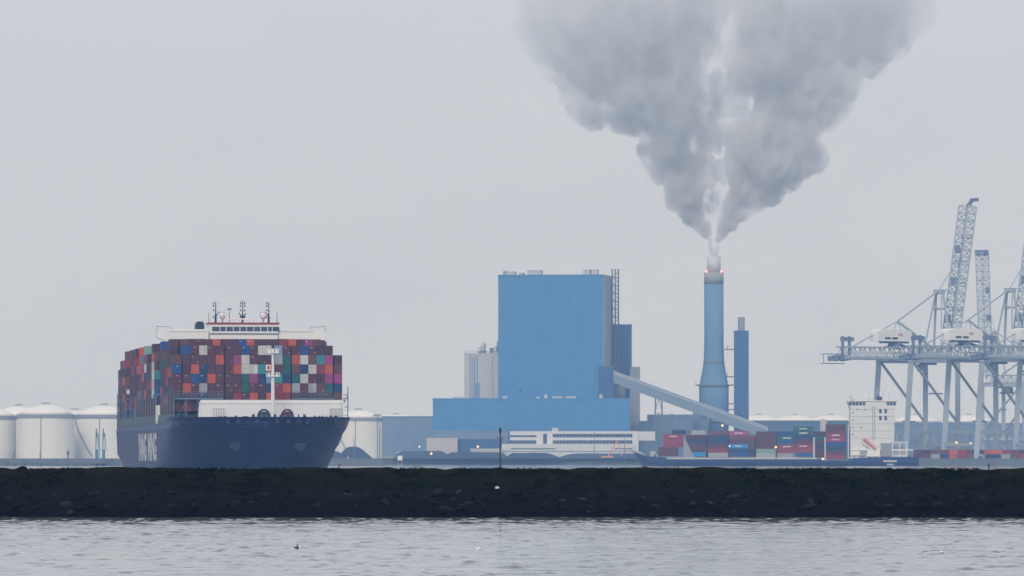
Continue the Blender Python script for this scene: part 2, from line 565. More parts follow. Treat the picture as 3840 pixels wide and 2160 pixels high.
# ------------------------------------------------------------------ birds
def flying_gull():
    Y = 250.0
    c = (X(3533, Y), Y, Z(2071, Y))
    m = MB()
    rings = []
    for t, r_ in ((-.22, .012), (-.15, .05), (-.05, .075), (.06, .07), (.13, .045), (.17, .042), (.21, .03), (.25, .006)):
        rings.append([(t * .25 + r_ * math.cos(a) * .9, t, r_ * math.sin(a) * .8) for a in [2 * math.pi * i / 10 for i in range(10)]])
    m.loft(rings, 0)
    kk = Y / F

    def wing(pts):
        rg = []
        for (px, py_, ch, th), mi in pts:
            x, z = (px - 3533) * kk, -(py_ - 2071) * kk
            rg.append(([(x, -ch * .5, z), (x, -ch * .1, z + th), (x, ch * .5, z), (x, -ch * .1, z - th)], mi))
        for a, b in zip(rg, rg[1:]):
            m.loft([a[0], b[0]], a[1], True)
    wing([((3530, 2069, .17, .02), 1), ((3541, 2055, .17, .014), 1), ((3556, 2040, .15, .012), 1), ((3578, 2033, .11, .012), 2), ((3597, 2029, .03, .012), 2)])
    wing([((3535, 2069, .17, .02), 1), ((3516, 2063, .17, .014), 1), ((3494, 2063, .15, .012), 1), ((3470, 2068, .11, .012), 2), ((3456, 2071, .03, .012), 2)])
    o = m.build('gull', [mat('gull_white', (.85, .85, .85), .7, .03, 3), mat('gull_grey', (.42, .43, .45), .7, .05, 3), mat('gull_tip', (.03, .03, .03), .7, .05, 3)], None, c, True)
    tag(o, 'white gull flying low over the water with long raised dark-tipped wings', 'gull')


def floating_bird(px, py_, dark):
    Y = H * F / (py_ - YH)
    m = MB()
    rings = []
    for t, r_, z in ((-.26, .01, .06), (-.2, .05, .05), (-.08, .095, .03), (.06, .10, .03), (.16, .07, .05), (.21, .015, .07)):
        rings.append([(t, r_ * math.cos(a), z + r_ * math.sin(a) * .85) for a in [2 * math.pi * i / 10 for i in range(10)]])
    m.loft(rings[:4], 1 if dark else 0); m.loft(rings[3:], 0)
    hx = .10 if not dark else -.02
    neck = [(hx, 0, .08), (hx + .0, 0, .17), (hx - (.05 if dark else -.03), 0, .26 if dark else .19)]
    m.tube(neck[0], neck[1], .035, .028, 8, 1 if dark else 0); m.tube(neck[1], neck[2], .028, .03, 8, 1 if dark else 0)
    m.tube(neck[2], (neck[2][0] - (.07 if dark else -.07), 0, neck[2][2] + .015), .028, .008, 8, 1)
    o = m.build('water_bird', [mat('gull_white', (.85, .85, .85)), mat('bird_dark', (.02, .02, .022), .6, .1, 3)], None, (X(px, Y), Y, .0), True)
    o.scale = (.7, .7, .7)
    tag(o, 'dark water bird with raised neck and white flank swimming on grey water' if dark else 'small white gull floating on the grey water below the beacon pole', 'bird')


flying_gull()
floating_bird(1117, 2056, True)
floating_bird(1793, 2060, False)

# ------------------------------------------------------------------ large container ship
TH = R(6.17)
SHIP_O = Vector((-78.1, 2200, -1.2))
AX, AY = Vector((math.cos(TH), math.sin(TH), 0)), Vector((-math.sin(TH), math.cos(TH), 0))


def S(x, y, z=0): return SHIP_O + AX * x + AY * y + Vector((0, 0, z))


ship = empty('container_ship', SHIP_O, TH, 'huge navy container ship stacked high with containers, bow toward the dam', 'ship')
BEAM = 26.4


def hull_mesh():
    zs = [-1.5, 0, 2, 4, 7, 10, 12.5, 14.5, 15.9, 17.2, 18.0]
    us = [0, .004, .012, .025, .045, .07, .10, .14, .19, .25, .33, .5, .7, .85, .92, .96, 1.0]
    m = MB()
    stern = 326
    left, right = [], []
    for z in zs:
        t = max(0, z) / 18.0
        s0 = -32 - 15 * t ** 1.4
        full = 92 - 104 * t ** .75
        send = stern if z > 14 else stern - (15.9 - z) * .8
        row = []
        zz = z
        for u in us:
            s_ = s0 + (send - s0) * u
            w = min(1, (s_ - s0) / (full - s0))
            hb = BEAM * (1 - (1 - w) ** (1.9 + .6 * t)) ** (1.0 - .35 * t)
            hb += 1.1 * t ** 2 * min(1, max(0, (s_ - s0) / 20)) * max(0, min(1, (60 - s_) / 60))
            if s_ > 270 and z < 6: hb *= 1 - .30 * ((s_ - 270) / 56) ** 2 * (6 - z) / 6
            zl = zz
            if z > 15.9 and s_ > 6: zl = 15.9 + (z - 15.9) * max(0.02, 1 - (s_ - 6) / 22)
            row.append((hb, s_, zl))
        left.append([(-a, b, c) for a, b, c in row]); right.append(row)
    k, n_ = len(zs), len(us)
    V = [p for r in left for p in r] + [p for r in right for p in r]
    off = k * n_
    fs = []
    for j in range(k - 1):
        for i in range(n_ - 1):
            a = j * n_ + i
            fs.append((a, a + n_, a + n_ + 1, a + 1))
            fs.append((off + a, off + a + 1, off + a + n_ + 1, off + a + n_))
        fs.append((j * n_ + n_ - 1, (j + 1) * n_ + n_ - 1, off + (j + 1) * n_ + n_ - 1, off + j * n_ + n_ - 1))
    for i in range(n_ - 1):
        a = (k - 3) * n_ + i                       # deck just below the bulwark top
        fs.append((a, off + a, off + a + 1, a + 1))
    m.add(V, fs)
    me = m.mesh('hull', NAVY)
    return me


h = link('hull', hull_mesh(), ship)
h.data.shade_smooth(); h.data.set_sharp_from_angle(angle=R(28))

# name on the starboard side
def lettering(txt, width, height, material, name, parent, mtx, bold=.0):
    cu = bpy.data.curves.new(name, 'FONT')
    cu.body = txt; cu.offset = bold; cu.extrude = .004
    ob = bpy.data.objects.new(name + '_tmp', cu)
    COL.objects.link(ob)
    dg = bpy.context.evaluated_depsgraph_get()
    me = bpy.data.meshes.new_from_object(ob.evaluated_get(dg))
    bpy.data.objects.remove(ob)
    co = np.zeros(len(me.vertices) * 3); me.vertices.foreach_get('co', co); co = co.reshape(-1, 3)
    co[:, 0] = (co[:, 0] - co[:, 0].min()) / np.ptp(co[:, 0]) * width
    co[:, 1] = (co[:, 1] - co[:, 1].min()) / np.ptp(co[:, 1]) * height
    me.vertices.foreach_set('co', co.ravel()); me.update()
    me.materials.clear(); me.materials.append(material)
    o = link(name, me, parent)
    o.matrix_local = mtx
    return o


LETW = mat('letter_white', (.75, .76, .76), .6, .08, .5)
# text runs from stern toward bow: local +x of the text = -y of the ship, up = z, facing -x
mt = Matrix(((0, 0, -1, -BEAM - .06), (-1, 0, 0, 186), (0, 1, 0, 4.6), (0, 0, 0, 1)))
lettering('YANG', 48, 9.2, LETW, 'name_lettering', ship, mt, .035)
mt = Matrix(((0, 0, -1, -BEAM - .06), (-1, 0, 0, 129), (0, 1, 0, 4.6), (0, 0, 0, 1)))
lettering('MING', 47, 9.2, LETW, 'name_lettering', ship, mt, .035)

# anchor pockets, rub marks and mooring openings on the bow
for x, y, z in ((-9.5, -38.5, 9.3), (10.2, -38.3, 9.1)):
    m = MB(); m.prism([(-1.9, -.9), (1.0, -.9), (1.7, 1.0), (-1.3, 1.0)], -1.3, 1.2); m.prism([(-.9, -.6), (.9, -.6), (.5, -1.5), (-.5, -1.5)], -1.2, -.4)
    m.build('anchor', mat('anchor_paint', (.008, .018, .07), .6, .1, 1), ship, (x, y, z))
HOLE = mat('fairlead_steel', (.012, .022, .075), .6, .2, 1)
for x in (-22.5, -19.5, -12, -9, -3.5, 2.5, 6, 9.2, 12, 18, 20.5, 23):
    a = abs(x) / BEAM
    m = MB(); m.lathe([(.7, -.5), (.7, .5)], n=10)
    y = -45.6 + 36 * a ** 2.6
    ob = m.build('fairlead', HOLE, ship, (x, y, 16.6)); ob.rotation_euler = (R(90), 0, 0)

# white wave breaker on the foredeck
m = MB()
m.prism([(-18.9, 18), (26.0, 18), (25.9, 22.6), (25.0, 23.35), (-18.2, 23.35), (-18.6, 22.4)], -9.0, -8.4)
m.add([(-18.5, -9.2, 22.4), (25.6, -9.2, 22.4), (24.9, -7.2, 23.4), (-18.1, -7.2, 23.4)], [(0, 1, 2, 3)])
for x in (-18.2, 24.9): m.box(x, x + .3, -9, -4, 18, 22.8)
for i in range(14): m.box(-17 + i * 3.15, -16.8 + i * 3.15, -8.4, -5.5, 16, 22)
m.build('wave_breaker', WHITE, ship)

# foremast
fm_y = -20
m = MB(); m.tube((3.1, fm_y, 15.9), (3.1, fm_y, 30), .62, .5, 12); m.tube((3.1, fm_y, 30), (3.1, fm_y, 39.8), .45, .3, 12)
m.tube((1.9, fm_y, 16), (2.7, fm_y, 23), .1, .1, 6)
fm = m.build('foremast', WHITE, ship)
for z, w in ((30.4, 2.0), (37.6, 1.75)):
    m = MB(); m.box(3.1 - w, 3.1 + w, fm_y - .9, fm_y + .9, z, z + .35)
    for sx in (-1, 1):
        m.box(3.1 + sx * w - .1, 3.1 + sx * w + .1, fm_y - .9, fm_y - .7, z, z + 1.3); m.box(3.1 + sx * w * .6 - .3, 3.1 + sx * w * .6 + .3, fm_y - .9, fm_y - .3, z + .35, z + 1.1)
    m.bar((3.1 - w, fm_y - .8, z + 1.2), (3.1 + w, fm_y - .8, z + 1.2), .1)
    m.build('platform', WHITE, fm)
m = MB(); m.box(2.7, 3.5, fm_y - .5, fm_y + .4, 39.0, 39.9); m.tube((3.1, fm_y, 39.9), (3.1, fm_y, 40.8), .08, .03, 6); m.build('mast_light', DARK, fm)
m = MB(); m.box(1.0, 2.4, fm_y - .3, fm_y + .2, 32.2, 34.0); m.build('signal_board', WHITE, fm)
m = MB(); m.box(1.4, 2.1, fm_y - .45, fm_y - .3, 32.6, 33.7); m.build('signal_panel', mat('signal_red', (.6, .05, .04), .5, .05, 1), fm)
m = MB(); m.tube((6.3, -24, 15.9), (6.3, -24, 22), .06, .03, 6); m.build('staff', DARK, ship)

# winches
for x, material in ((-.2, GREENW), (6.9, REDW)):
    m = MB()
    for rr_, yy in ((1.75, -29), (1.75, -27)):
        pr = None
        for i in range(17):
            a = math.pi * i / 16
            p = (x + rr_ * math.cos(a), yy, 18.0 + (rr_ + .5) * math.sin(a))
            if pr: m.bar(pr, p, .55)
            pr = p
    m.tube((x, -29, 18.3), (x, -27, 18.3), 1.45, 1.45, 18)
    w_ = m.build('winch', material, ship)
    m = MB()
    for i in range(5): m.box(x - 1.6 + i * .7, x - 1.3 + i * .7, -29.9, -29.5, 16.2, 18.4 + (.5 if i % 2 else 0))
    m.build('brake', STEEL, w_)
# small fittings peeping over the bulwark
m = MB(); rr = random.Random(3)
for i in range(34):
    x = rr.uniform(-15, 22)
    m.box(x, x + rr.uniform(.2, .9), -33, -32, 16, 18.1 + rr.random() * .9 * (1 if abs(x - 3) < 9 else .4))
m.build('deck_fittings', DKBLUE, ship)
for x0, n_ in ((-14.6, 8), (21.3, 10)):
    m = MB()
    for i in range(n_): m.bar((x0 + i * 3.7 / (n_ - 1), -12, 17), (x0 + i * 3.7 / (n_ - 1), -12, 20.6), .12)
    m.bar((x0, -12, 20.6), (x0 + 3.7, -12, 20.6), .14)
    m.build('rail_rack', STEEL, ship)

# bridge block
BY = 74.0
m = MB(); m.box(-23, 23, BY, BY + 13, 15.9, 43.4); m.build('accommodation', WHITE, ship)
bh = MB(); bh.prism([(-9.9, 43.4), (11.6, 43.4), (11.9, 48.2), (-10.3, 48.2)], BY - 1, BY + 11)
bridge = bh.build('wheelhouse', WHITE, ship)
m = MB(); m.box(-10.6, 12.2, BY - 1.4, BY + 11.3, 48.2, 48.65); m.build('red_band', REDST, bridge)
xw = -9.3
for i, w in enumerate((2.7, 1.9, 2.3, 2.1, 2.1, 2.3, 2.2, 2.2, 1.5, 2.4)):
    m = MB(); m.prism([(xw, 45.9), (xw + w - .32, 45.9), (xw + w - .28, 47.3), (xw - .04, 47.3)], BY - 1.12, BY - .95)
    m.build('window', GLASS, bridge); xw += w
m = MB(); m.box(-10, 11.6, BY - 1.25, BY - 1.0, 44.9, 45.35); m.build('wiper_gallery', GREYC, bridge)
for sx in (-1, 1):
    wg = MB()
    x0, x1 = (-26.8, -10.4) if sx < 0 else (11.9, 26.8)
    xa = (x0, x1) if sx < 0 else (x1, x0)
    wg.prism([(xa[0], 45.8), (xa[1], 45.8), (xa[1], 43.4), (xa[0] + sx * -2.5, 42.8), (xa[0], 44.0)], BY, BY + 5)
    wing_o = wg.build('bridge_wing', WHITE, ship)
    m = MB(); m.box(min(xa) + (.0 if sx > 0 else 4), max(xa) - (4 if sx > 0 else .0), BY - .2, BY + 1, 45.8, 46.5); m.build('wing_bulwark', WHITE, wing_o)
    m = MB()
    for a, b in (((xa[0], BY, 45.8), (xa[0], BY, 47.5)), ((xa[0], BY, 47.4), (xa[0] - sx * 4.6, BY, 47.2)), ((xa[0] - sx * 4.6, BY, 47.2), (xa[0] - sx * 4.6, BY, 45.8))): m.bar(a, b, .16)
    m.build('awning_frame', STEEL, wing_o)
    m = MB()      # shaded gallery under the wing
    m.box(*sorted((sx * 11.5, sx * 17)), BY - .5, BY - .3, 42.9, 43.5)
    for xp in (12.0, 14.6, 15.8): m.box(*sorted((sx * xp, sx * (xp + .5))), BY - .5, BY - .3, 40, 42.9)
    for xp in (19.5, 23.2): m.bar((sx * xp, BY - .4, 40), (sx * xp, BY - .4, 43), .2)
    m.build('gallery_frame', GREYC, wing_o)
# masts and domes on the wheelhouse
for x, top, arm in ((-7.9, 55.4, 1), (.7, 55.9, 0), (9.0, 55.4, -1)):
    m = MB()
    m.tube((x, BY + 3, 48.4), (x, BY + 3, 51.5), .38, .26, 8); m.tube((x, BY + 3, 51.5), (x, BY + 3, top), .16, .08, 8)
    for z in (50.2, 52.4, 53.8, 54.6):
        m.bar((x - .7, BY + 3, z), (x + .7, BY + 3, z), .12)
        m.box(x - .85, x - .5, BY + 2.8, BY + 3.2, z, z + .5)
        if not arm: m.box(x + .5, x + .85, BY + 2.8, BY + 3.2, z, z + .5)
    if arm:
        m.bar((x, BY + 3, 50.6), (x + arm * 1.1, BY + 3, 52.0), .25); m.bar((x + arm * 1.1, BY + 3, 52.0), (x + arm * 2.6, BY + 3, 52.0), .12); m.bar((x + arm * 2.6, BY + 3, 52.1), (x + arm * 2.6, BY + 3, 50.6), .1)
    else:
        m.bar((x, BY + 3, 50), (x - 1.2, BY + 3, 51.8), .3); m.bar((x, BY + 3, 50), (x + 1.0, BY + 3, 51.6), .3)
        m.bar((x, BY + 3, 54.8), (x - .8, BY + 3, 55.6), .1); m.bar((x, BY + 3, 54.8), (x + .8, BY + 3, 55.6), .1)
    m.build('signal_mast', mat('mast_blue', (.012, .02, .05), .6, .1, 1), ship)
for x, top in ((-10.1, 52), (11.6, 52), (-3.6, 52.8)):
    m = MB(); m.tube((x, BY + 2, 48.4), (x, BY + 2, top), .12, .08, 6)
    if x == -3.6: m.box(x - .7, x + .7, BY + 1.8, BY + 2.2, top, top + .35)
    m.build('antenna', DKBLUE, ship)
for x in (-5.6, 7.4):
    m = MB(); m.lathe([(.25, 48.4), (.25, 49.8), (.8, 50.0), (.95, 50.8), (.75, 51.5), (.3, 51.9), (.02, 51.95)], x, BY + 5, 14); m.build('radome', WHITE, ship, None, True)
m = MB(); m.box(-4.6, 4.2, BY + 1, BY + 2, 49.6, 50.0)
for i in range(9): m.bar((-4.6 + i * 1.1, BY + 1.5, 48.4), (-4.6 + i * 1.1, BY + 1.5, 49.6), .15)
m.build('antenna_deck', WHITE, ship)
# engine casing, funnel and aft wing gallery
m = MB(); m.box(-20, 20, 250, 263, 15.9, 40.5); ac = m.build('engine_casing', WHITE, ship)
m = MB(); m.prism([(-1.4, 0), (1.4, 0), (1.4, 10.6), (1.2, 11.5), (.7, 11.9), (-.7, 11.9), (-1.2, 11.5), (-1.4, 10.6)], -3, 6); m.build('funnel', mat('funnel_paint', (.015, .025, .06), .5, .1, .5), ship, (-1.6, 254, 40.5))
m = MB(); m.box(-26.6, -20, 250, 255, 27.5, 29.0); m.build('aft_gallery', WHITE, ac)
m = MB(); m.box(-26.5, -24.5, 76, 86, 17.6, 22.4); m.prism([(-26.5, 16.6), (-24.6, 16.6), (-24.5, 17.6), (-26.5, 17.6)], 77, 85); m.build('lifeboat', WHITE, ship)

# hatch coaming line and side pillars
m = MB()
for i in range(112):
    y = 16 + i * 2.75
    m.box(-26.35, -26.15, y, y + .22, 15.9, 19.2)
    m.box(26.15, 26.35, y, y + .22, 15.9, 19.2)
m.bar((-26.25, 14, 17.1), (-26.25, 322, 17.1), .12)
m.bar((26.25, 14, 17.1), (26.25, 322, 17.1), .12)
m.build('side_pillars', STEEL, ship)
m = MB(); m.box(-25.4, 25.4, 1, 320, 15.8, 19.1); m.build('hatch_coaming', DKBLUE, ship)

# lashing bridges
BAYS = [14.6 * i for i in range(5)] + [90 + 14.6 * i for i in range(11)] + [266.5 + 14.6 * i for i in range(4)]
lb = MB()
for x in [-26.2 + i * 5.24 for i in range(11)]: lb.bar((x, 0, 16), (x, 0, 26), .28)
for z in (19.0, 22.3, 25.9): lb.bar((-26.3, 0, z), (26.3, 0, z), .35)
for i in range(10): lb.bar((-26.2 + i * 5.24, 0, 19), (-26.2 + (i + 1) * 5.24, 0, 22.3), .15)
lbm = lb.mesh('lashing_bridge', STEEL)
for s_ in BAYS[1:]:
    link('lashing_bridge', lbm, ship, (0, s_ - 1.2, 0))
# front working platforms left and right, in front of the first bay
for x0, x1 in ((-26.0, -10.9), (10.4, 23.4)):
    m = MB()
    m.box(x0, x1, -1.9, -.9, 23.6, 24.1)
    k_ = int((x1 - x0) / 1.3)
    for i in range(k_ + 1):
        x = x0 + i * (x1 - x0) / k_
        m.bar((x, -1.8, 24.1), (x, -1.8, 26.0), .12)
    for z in (24.7, 25.3, 25.95): m.bar((x0, -1.8, z), (x1, -1.8, z), .13)
    for i in range(5):
        x = x0 + i * (x1 - x0) / 4
        m.bar((x, -1.5, 16), (x, -1.5, 23.6), .3)
    m.bar((x0, -1.5, 16.5), (x0 + 4, -1.5, 23.5), .18)
    m.build('lashing_platform', mat('platform_steel', (.12, .17, .24), .6, .2, .5), ship)
for sx in (-1, 1):   # gangway frames at the sides
    m = MB()
    yy = -4 if sx > 0 else 300
    x = sx * 26.5
    m.bar((x + sx * .9, yy, 16), (x + sx * .9, yy, 27.5 if sx > 0 else 28), .25); m.bar((x - sx * .3, yy, 16), (x - sx * .3, yy, 24), .25)
    for z in (18.8, 21.3, 24, 25): m.bar((x - sx * .5, yy, z), (x + sx * .9, yy, z), .2)
    m.bar((x - sx * .3, yy, 22.5), (x + sx * .9, yy, 24.8), .2)
    m.build('side_ladder_frame', DKBLUE, ship)


# ------------------------------------------------------------------ containers
def container_mesh(key, L=12.19, W=2.44, Hc=2.86, name='container'):
    m = MB()
    hw = W / 2
    fr = .10
    m.box(-hw + .05, hw - .05, .06, L - .05, .05, Hc - .05)              # body
    for x in (-hw, hw - fr):
        for y in (0, L - fr): m.box(x, x + fr, y, y + fr, 0, Hc)          # corner posts
    for z in (0, Hc - fr):
        for y in (0, L - fr): m.box(-hw + fr, hw - fr, y, y + fr, z, z + fr)
        for x in (-hw, hw - fr): m.box(x, x + fr, fr, L - fr, z, z + fr)
    for i in range(14):                                                   # side corrugation
        y = .5 + i * (L - 1) / 14
        for x in (-hw + .015, hw - .055): m.box(x, x + .04, y, y + .4, .12, Hc - .12)
    return m.mesh(name, CM[key])


def door_mesh(key):
    m = MB()
    m.box(-.55, .55, -.02, .05, .12, 2.74)
    for x in (-.32, .30): m.tube((x, -.05, .1), (x, -.05, 2.76), .025, .025, 5)
    m.box(-.1, .1, -.05, -.02, 1.1, 1.25)
    return m.mesh('door', CM[key])


CME = {k: container_mesh(k) for k in CC}
DME = {k: door_mesh(k) for k in CC}
LOGO = []
for k in range(4):
    m = MB(); rr = random.Random(k)
    x = 0
    for i in range(rr.choice((3, 4, 5))):
        w = rr.uniform(.08, .16); m.box(x, x + w, -.01, .01, 0, rr.uniform(.18, .26)); x += w + .06
    LOGO.append(m.mesh('logo_mark', LETW))
STICK = MB(); STICK.box(-.16, .16, -.01, .01, 0, .3)
STICKM = STICK.mesh('warning_label', mat('label_yellow', (.6, .42, .12), .6, .05, 1))

TIERW = ['bottom', 'second lowest', 'third lowest', 'fourth lowest', 'fifth lowest', 'second highest', 'highest']
GAPW = .36
PIT = 2.53


def colx(c):
    g = (c >= 1) + (c >= 6) + (c >= 14) + (c >= 19)
    total = 20 * PIT + 4 * GAPW
    return -total / 2 + PIT / 2 + c * PIT + g * GAPW


FRONT = [  # rows from the top; '.' = nothing there
    '.BMWMMMMBMWWLMMBMmm.',
    'KMMMMOMPWMmMGDOWKCPm',
    'BMONMMMOWWCRMDKNWROK',
    'MMBNOMMMDPNLCNDWMmPP',
    'MOMGMMMMDMMNROGMGKDN',
    'mMMNMMmRMOmORRMmMKMK',
    'MRmM................']
TOP2 = 'MKMMMOMMBOMMMROMPK..'
ORD = 'first second third fourth fifth sixth seventh eighth ninth tenth eleventh twelfth thirteenth fourteenth fifteenth sixteenth seventeenth eighteenth nineteenth twentieth'.split()


def place(key, x, y, z, label, group, doors=False, marks=None):
    o = link('container', CME[key], None, S(x, y, z), TH)
    tag(o, label, 'container', group)
    if doors:
        for sx in (-.57, .57):
            d = link('door', DME[key], o, (sx, 0, 0))
    if marks:
        if marks & 1: link('logo_mark', LOGO[rnd.randrange(4)], o, (-.9 + rnd.random() * .6, -.06, 2.15))
        if marks & 2: link('warning_label', STICKM, o, (.75, -.07, .5))
    return o


used = set()
ZF = 19.9
for r_, row in enumerate(FRONT):
    for c, key in enumerate(row):
        if key == '.': continue
        z = ZF + (6 - r_) * 2.9
        used.add((0, c, 6 - r_))
        mk = 0
        if key in 'MmNBRCP' and rnd.random() < .28: mk |= 1
        if key in 'MmKR' and rnd.random() < .22: mk |= 2
        place(key, colx(c), 0, z, f"{CC[key][0]} container, {ORD[r_]} row down, {ORD[c]} column from starboard, front stack of the navy ship",
              'containers in the front stack of the navy ship', True, mk)
for c, key in enumerate(TOP2):
    if key == '.': continue
    used.add((1, c, 7))
    place(key, colx(c) - (.0), BAYS[1], 19.2 + 7 * 2.9, f"{CC[key][0]} container, {ORD[c]} from starboard in the highest row behind the navy ship's front stack",
          "containers in the highest row of the navy ship", True, 1 if rnd.random() < .25 else 0)
# outer side columns
H0 = [7, 8, 6, 7, 8, 7, 8, 6, 7, 8, 7, 8, 6, 8, 7, 8, 8, 7, 7, 6]
HT = [7, 8, 8, 8, 8] + [8] * 11 + [8, 8, 7, 7]
PAL = 'MMMMMMMMMmmmmmmmRRKKOOBBNPPWCD'
rs = random.Random(21)
for b in range(1, len(BAYS)):
    for c in ((0, 1) if H0[b] < HT[b] else (0,)):
        for t in range(H0[b] if c == 0 else HT[b]):
            if c == 1 and t < H0[b]: continue
            key = rs.choice(PAL)
            if b == 6 and 2 <= t <= 5: key = 'W'
            if b == 9 and t == 7: key = 'T'
            if b in (11, 12) and t >= 5: key = 'O'
            if (b, c, t) in used: continue
            used.add((b, c, t))
            place(key, colx(c), BAYS[b], 19.2 + t * 2.9, f"{CC[key][0]} container, {ORD[t]} tier up, {ORD[b]} bay behind front stack, navy ship starboard {'edge' if c == 0 else 'inner column'}",
                  "containers along the side of the navy ship")
# all the boxes inside the stacks
q = MB(); keys = list(CC)
for b, s_ in enumerate(BAYS):
    for c in range(20):
        hgt = HT[b] if 0 < c < 19 else H0[b]
        if b == 1 and c >= 18: hgt = 6
        for t in range(hgt):
            if (b, c, t) in used or b == 0 and c in (0, 19) and t == 6: continue
            zb = ZF if b == 0 else 19.2
            x = colx(c)
            q.box(x - 1.22, x + 1.22, s_, s_ + 12.19, zb + t * 2.9, zb + t * 2.9 + 2.86, keys.index(rs.choice(PAL)))
o = q.build('container_stack', [CM[k] for k in keys], None, SHIP_O, False, TH)
tag(o, "mass of containers packed inside the navy ship's deck stacks", 'containers', kind='stuff')

# ------------------------------------------------------------------ berthed small container ship
Y2 = 4500.0
P2 = F / Y2


def x2(px): return X(px, Y2)
def z2(py_): return Z(py_, Y2)


ship2 = empty('feeder_ship', (x2(2900), Y2, 0), 0, 'smaller dark blue container ship lying broadside at the quay below the cranes', 'ship')


def l2(px): return x2(px) - x2(2900)


m = MB()
NAV2 = mat('feeder_navy', (.03, .055, .17), .5, .12, .05, streak=.08)
stations = [(2374, 1692, .4), (2392, 1700, 4), (2430, 1711, 9), (2490, 1716, 12.5), (2540, 1722, 13.5), (3060, 1722, 14), (3090, 1727, 14), (3180, 1727, 14), (3200, 1718, 14), (3330, 1714, 13.5), (3420, 1714, 12.5), (3442, 1716, 11)]
rings = []
for px, py_, hb in stations:
    x = l2(px)
    rake = max(0, (2430 - px)) * .12 if px < 2430 else 0
    zt = z2(py_)
    rings.append([(x, -hb, zt), (x + rake * .5, -hb * .96, (zt) * .5), (x + rake, -hb * .8, -1), (x + rake, hb * .8, -1), (x + rake * .5, hb * .96, zt * .5), (x, hb, zt)])
m.loft(rings)
m.build('hull', NAV2, ship2)
m = MB()   # pale rail and hatch line above the hull
m.box(l2(2500), l2(3060), -13.6, -13.3, z2(1722), z2(1716))
for i in range(40): m.box(l2(2500 + i * 14), l2(2502 + i * 14), -13.7, -13.5, z2(1722), z2(1710))
m.build('deck_rail', LGREYC, ship2)
m = MB(); m.prism([(l2(2380), z2(1690)), (l2(2402), z2(1694)), (l2(2432), z2(1716)), (l2(2424), z2(1718))], -5, 5); m.build('bow_bulwark', LGREYC, ship2)
m = MB(); m.box(l2(2438), l2(2458), -5, 5, z2(1717), z2(1692)); m.box(l2(2452), l2(2466), -5, 5, z2(1717), z2(1704)); m.build('forecastle_gear', LGREYC, ship2)
m = MB(); m.prism([(l2(2560), z2(1720)), (l2(2604), z2(1720)), (l2(2568), z2(1646)), (l2(2561), z2(1642))], -13.4, -12.8); m.build('bay_frame', GREYC, ship2)
for px in (3049, 3092):
    m = MB(); m.box(l2(px - 4), l2(px + 4), -13, -11.5, z2(1726), z2(1640)); m.build('deck_post', LGREYC, ship2)
m = MB(); m.box(l2(3074), l2(3096), -10, -6, z2(1640), z2(1572)); m.build('vent_tower', LGREYC, ship2)
# superstructure
m = MB()
m.prism([(l2(3186), z2(1716)), (l2(3186), z2(1530)), (l2(3176), z2(1505)), (l2(3362), z2(1505)), (l2(3352), z2(1530)), (l2(3350), z2(1655)), (l2(3340), z2(1655)), (l2(3340), z2(1716))], -11, 9)
tower = m.build('deckhouse', mat('deckhouse_white', (.74, .75, .77), .6, .06, .1, streak=.08), ship2)
for a, b in ((3180, 3244), (3322, 3358)):
    k_ = max(2, (b - a) // 11)
    for i in range(k_):
        m = MB(); m.box(l2(a + i * (b - a) / k_), l2(a + (i + .8) * (b - a) / k_), -11.2, -10.9, z2(1520), z2(1508)); m.build('bridge_window', GLASS, tower)
for px in (3298, 3318):
    for py_ in (1542, 1568):
        m = MB(); m.box(l2(px - 4.5), l2(px + 4.5), -11.2, -10.9, z2(py_ + 8), z2(py_ - 8)); m.build('window', GLASS, tower)
m = MB(); m.box(l2(3176), l2(3362), -11.6, 9.5, z2(1505), z2(1502)); m.build('bridge_roof', WHITE, tower)
m = MB(); m.box(l2(3287), l2(3307), -2, 3, z2(1502), z2(1487)); m.box(l2(3290), l2(3294), -1, 0, z2(1487), z2(1478)); m.build('funnel', DKBLUE, ship2)
for px, t_, w in ((3190, 1484, 5), (3260, 1492, 3), (3312, 1466, 1.2), (3335, 1474, 1.2), (3196, 1496, 9)):
    m = MB(); m.box(l2(px - w / 2), l2(px + w / 2), -3, -2, z2(1502), z2(t_)); m.box(l2(px - w), l2(px + w), -3, -2.4, z2(t_ + 6), z2(t_ + 4)); m.build('antenna', LGREYC, ship2)
m = MB(); m.box(l2(3186), l2(3420), -12.5, -10.5, z2(1689), z2(1685))
for i in range(9): m.box(l2(3186 + i * 26), l2(3189 + i * 26), -12.4, -12, z2(1716), z2(1658))
m.box(l2(3345), l2(3400), -12.4, -12, z2(1660), z2(1657)); m.box(l2(3340), l2(3395), -9, 0, z2(1712), z2(1690)); m.box(l2(3186), l2(3230), -12, -10, z2(1708), z2(1690))
m.build('stern_gallery', WHITE, ship2)
m = MB(); a_, b_ = Vector((l2(3236), -12.8, z2(1646))), Vector((l2(3280), -12.8, z2(1684)))
m.tube(a_, b_, 1.2, 1.0, 8); m.build('lifeboat', LIFEB, ship2)
m = MB(); m.bar(a_ + Vector((-1, .5, -2)), b_ + Vector((0, .5, -1.5)), .9); m.box(l2(3248), l2(3296), -12.6, -12, z2(1712), z2(1688)); m.build('lifeboat_ramp', WHITE, ship2)
m = MB()
for py_ in (1535, 1562, 1589, 1616, 1643): m.box(l2(3187), l2(3351), -11.12, -10.95, z2(py_ + 1), z2(py_))
for px_ in (3268, 3276): m.box(l2(px_), l2(px_ + 2), -11.12, -10.95, z2(1650), z2(1525))
m.build('deck_edges', GREYC, tower)
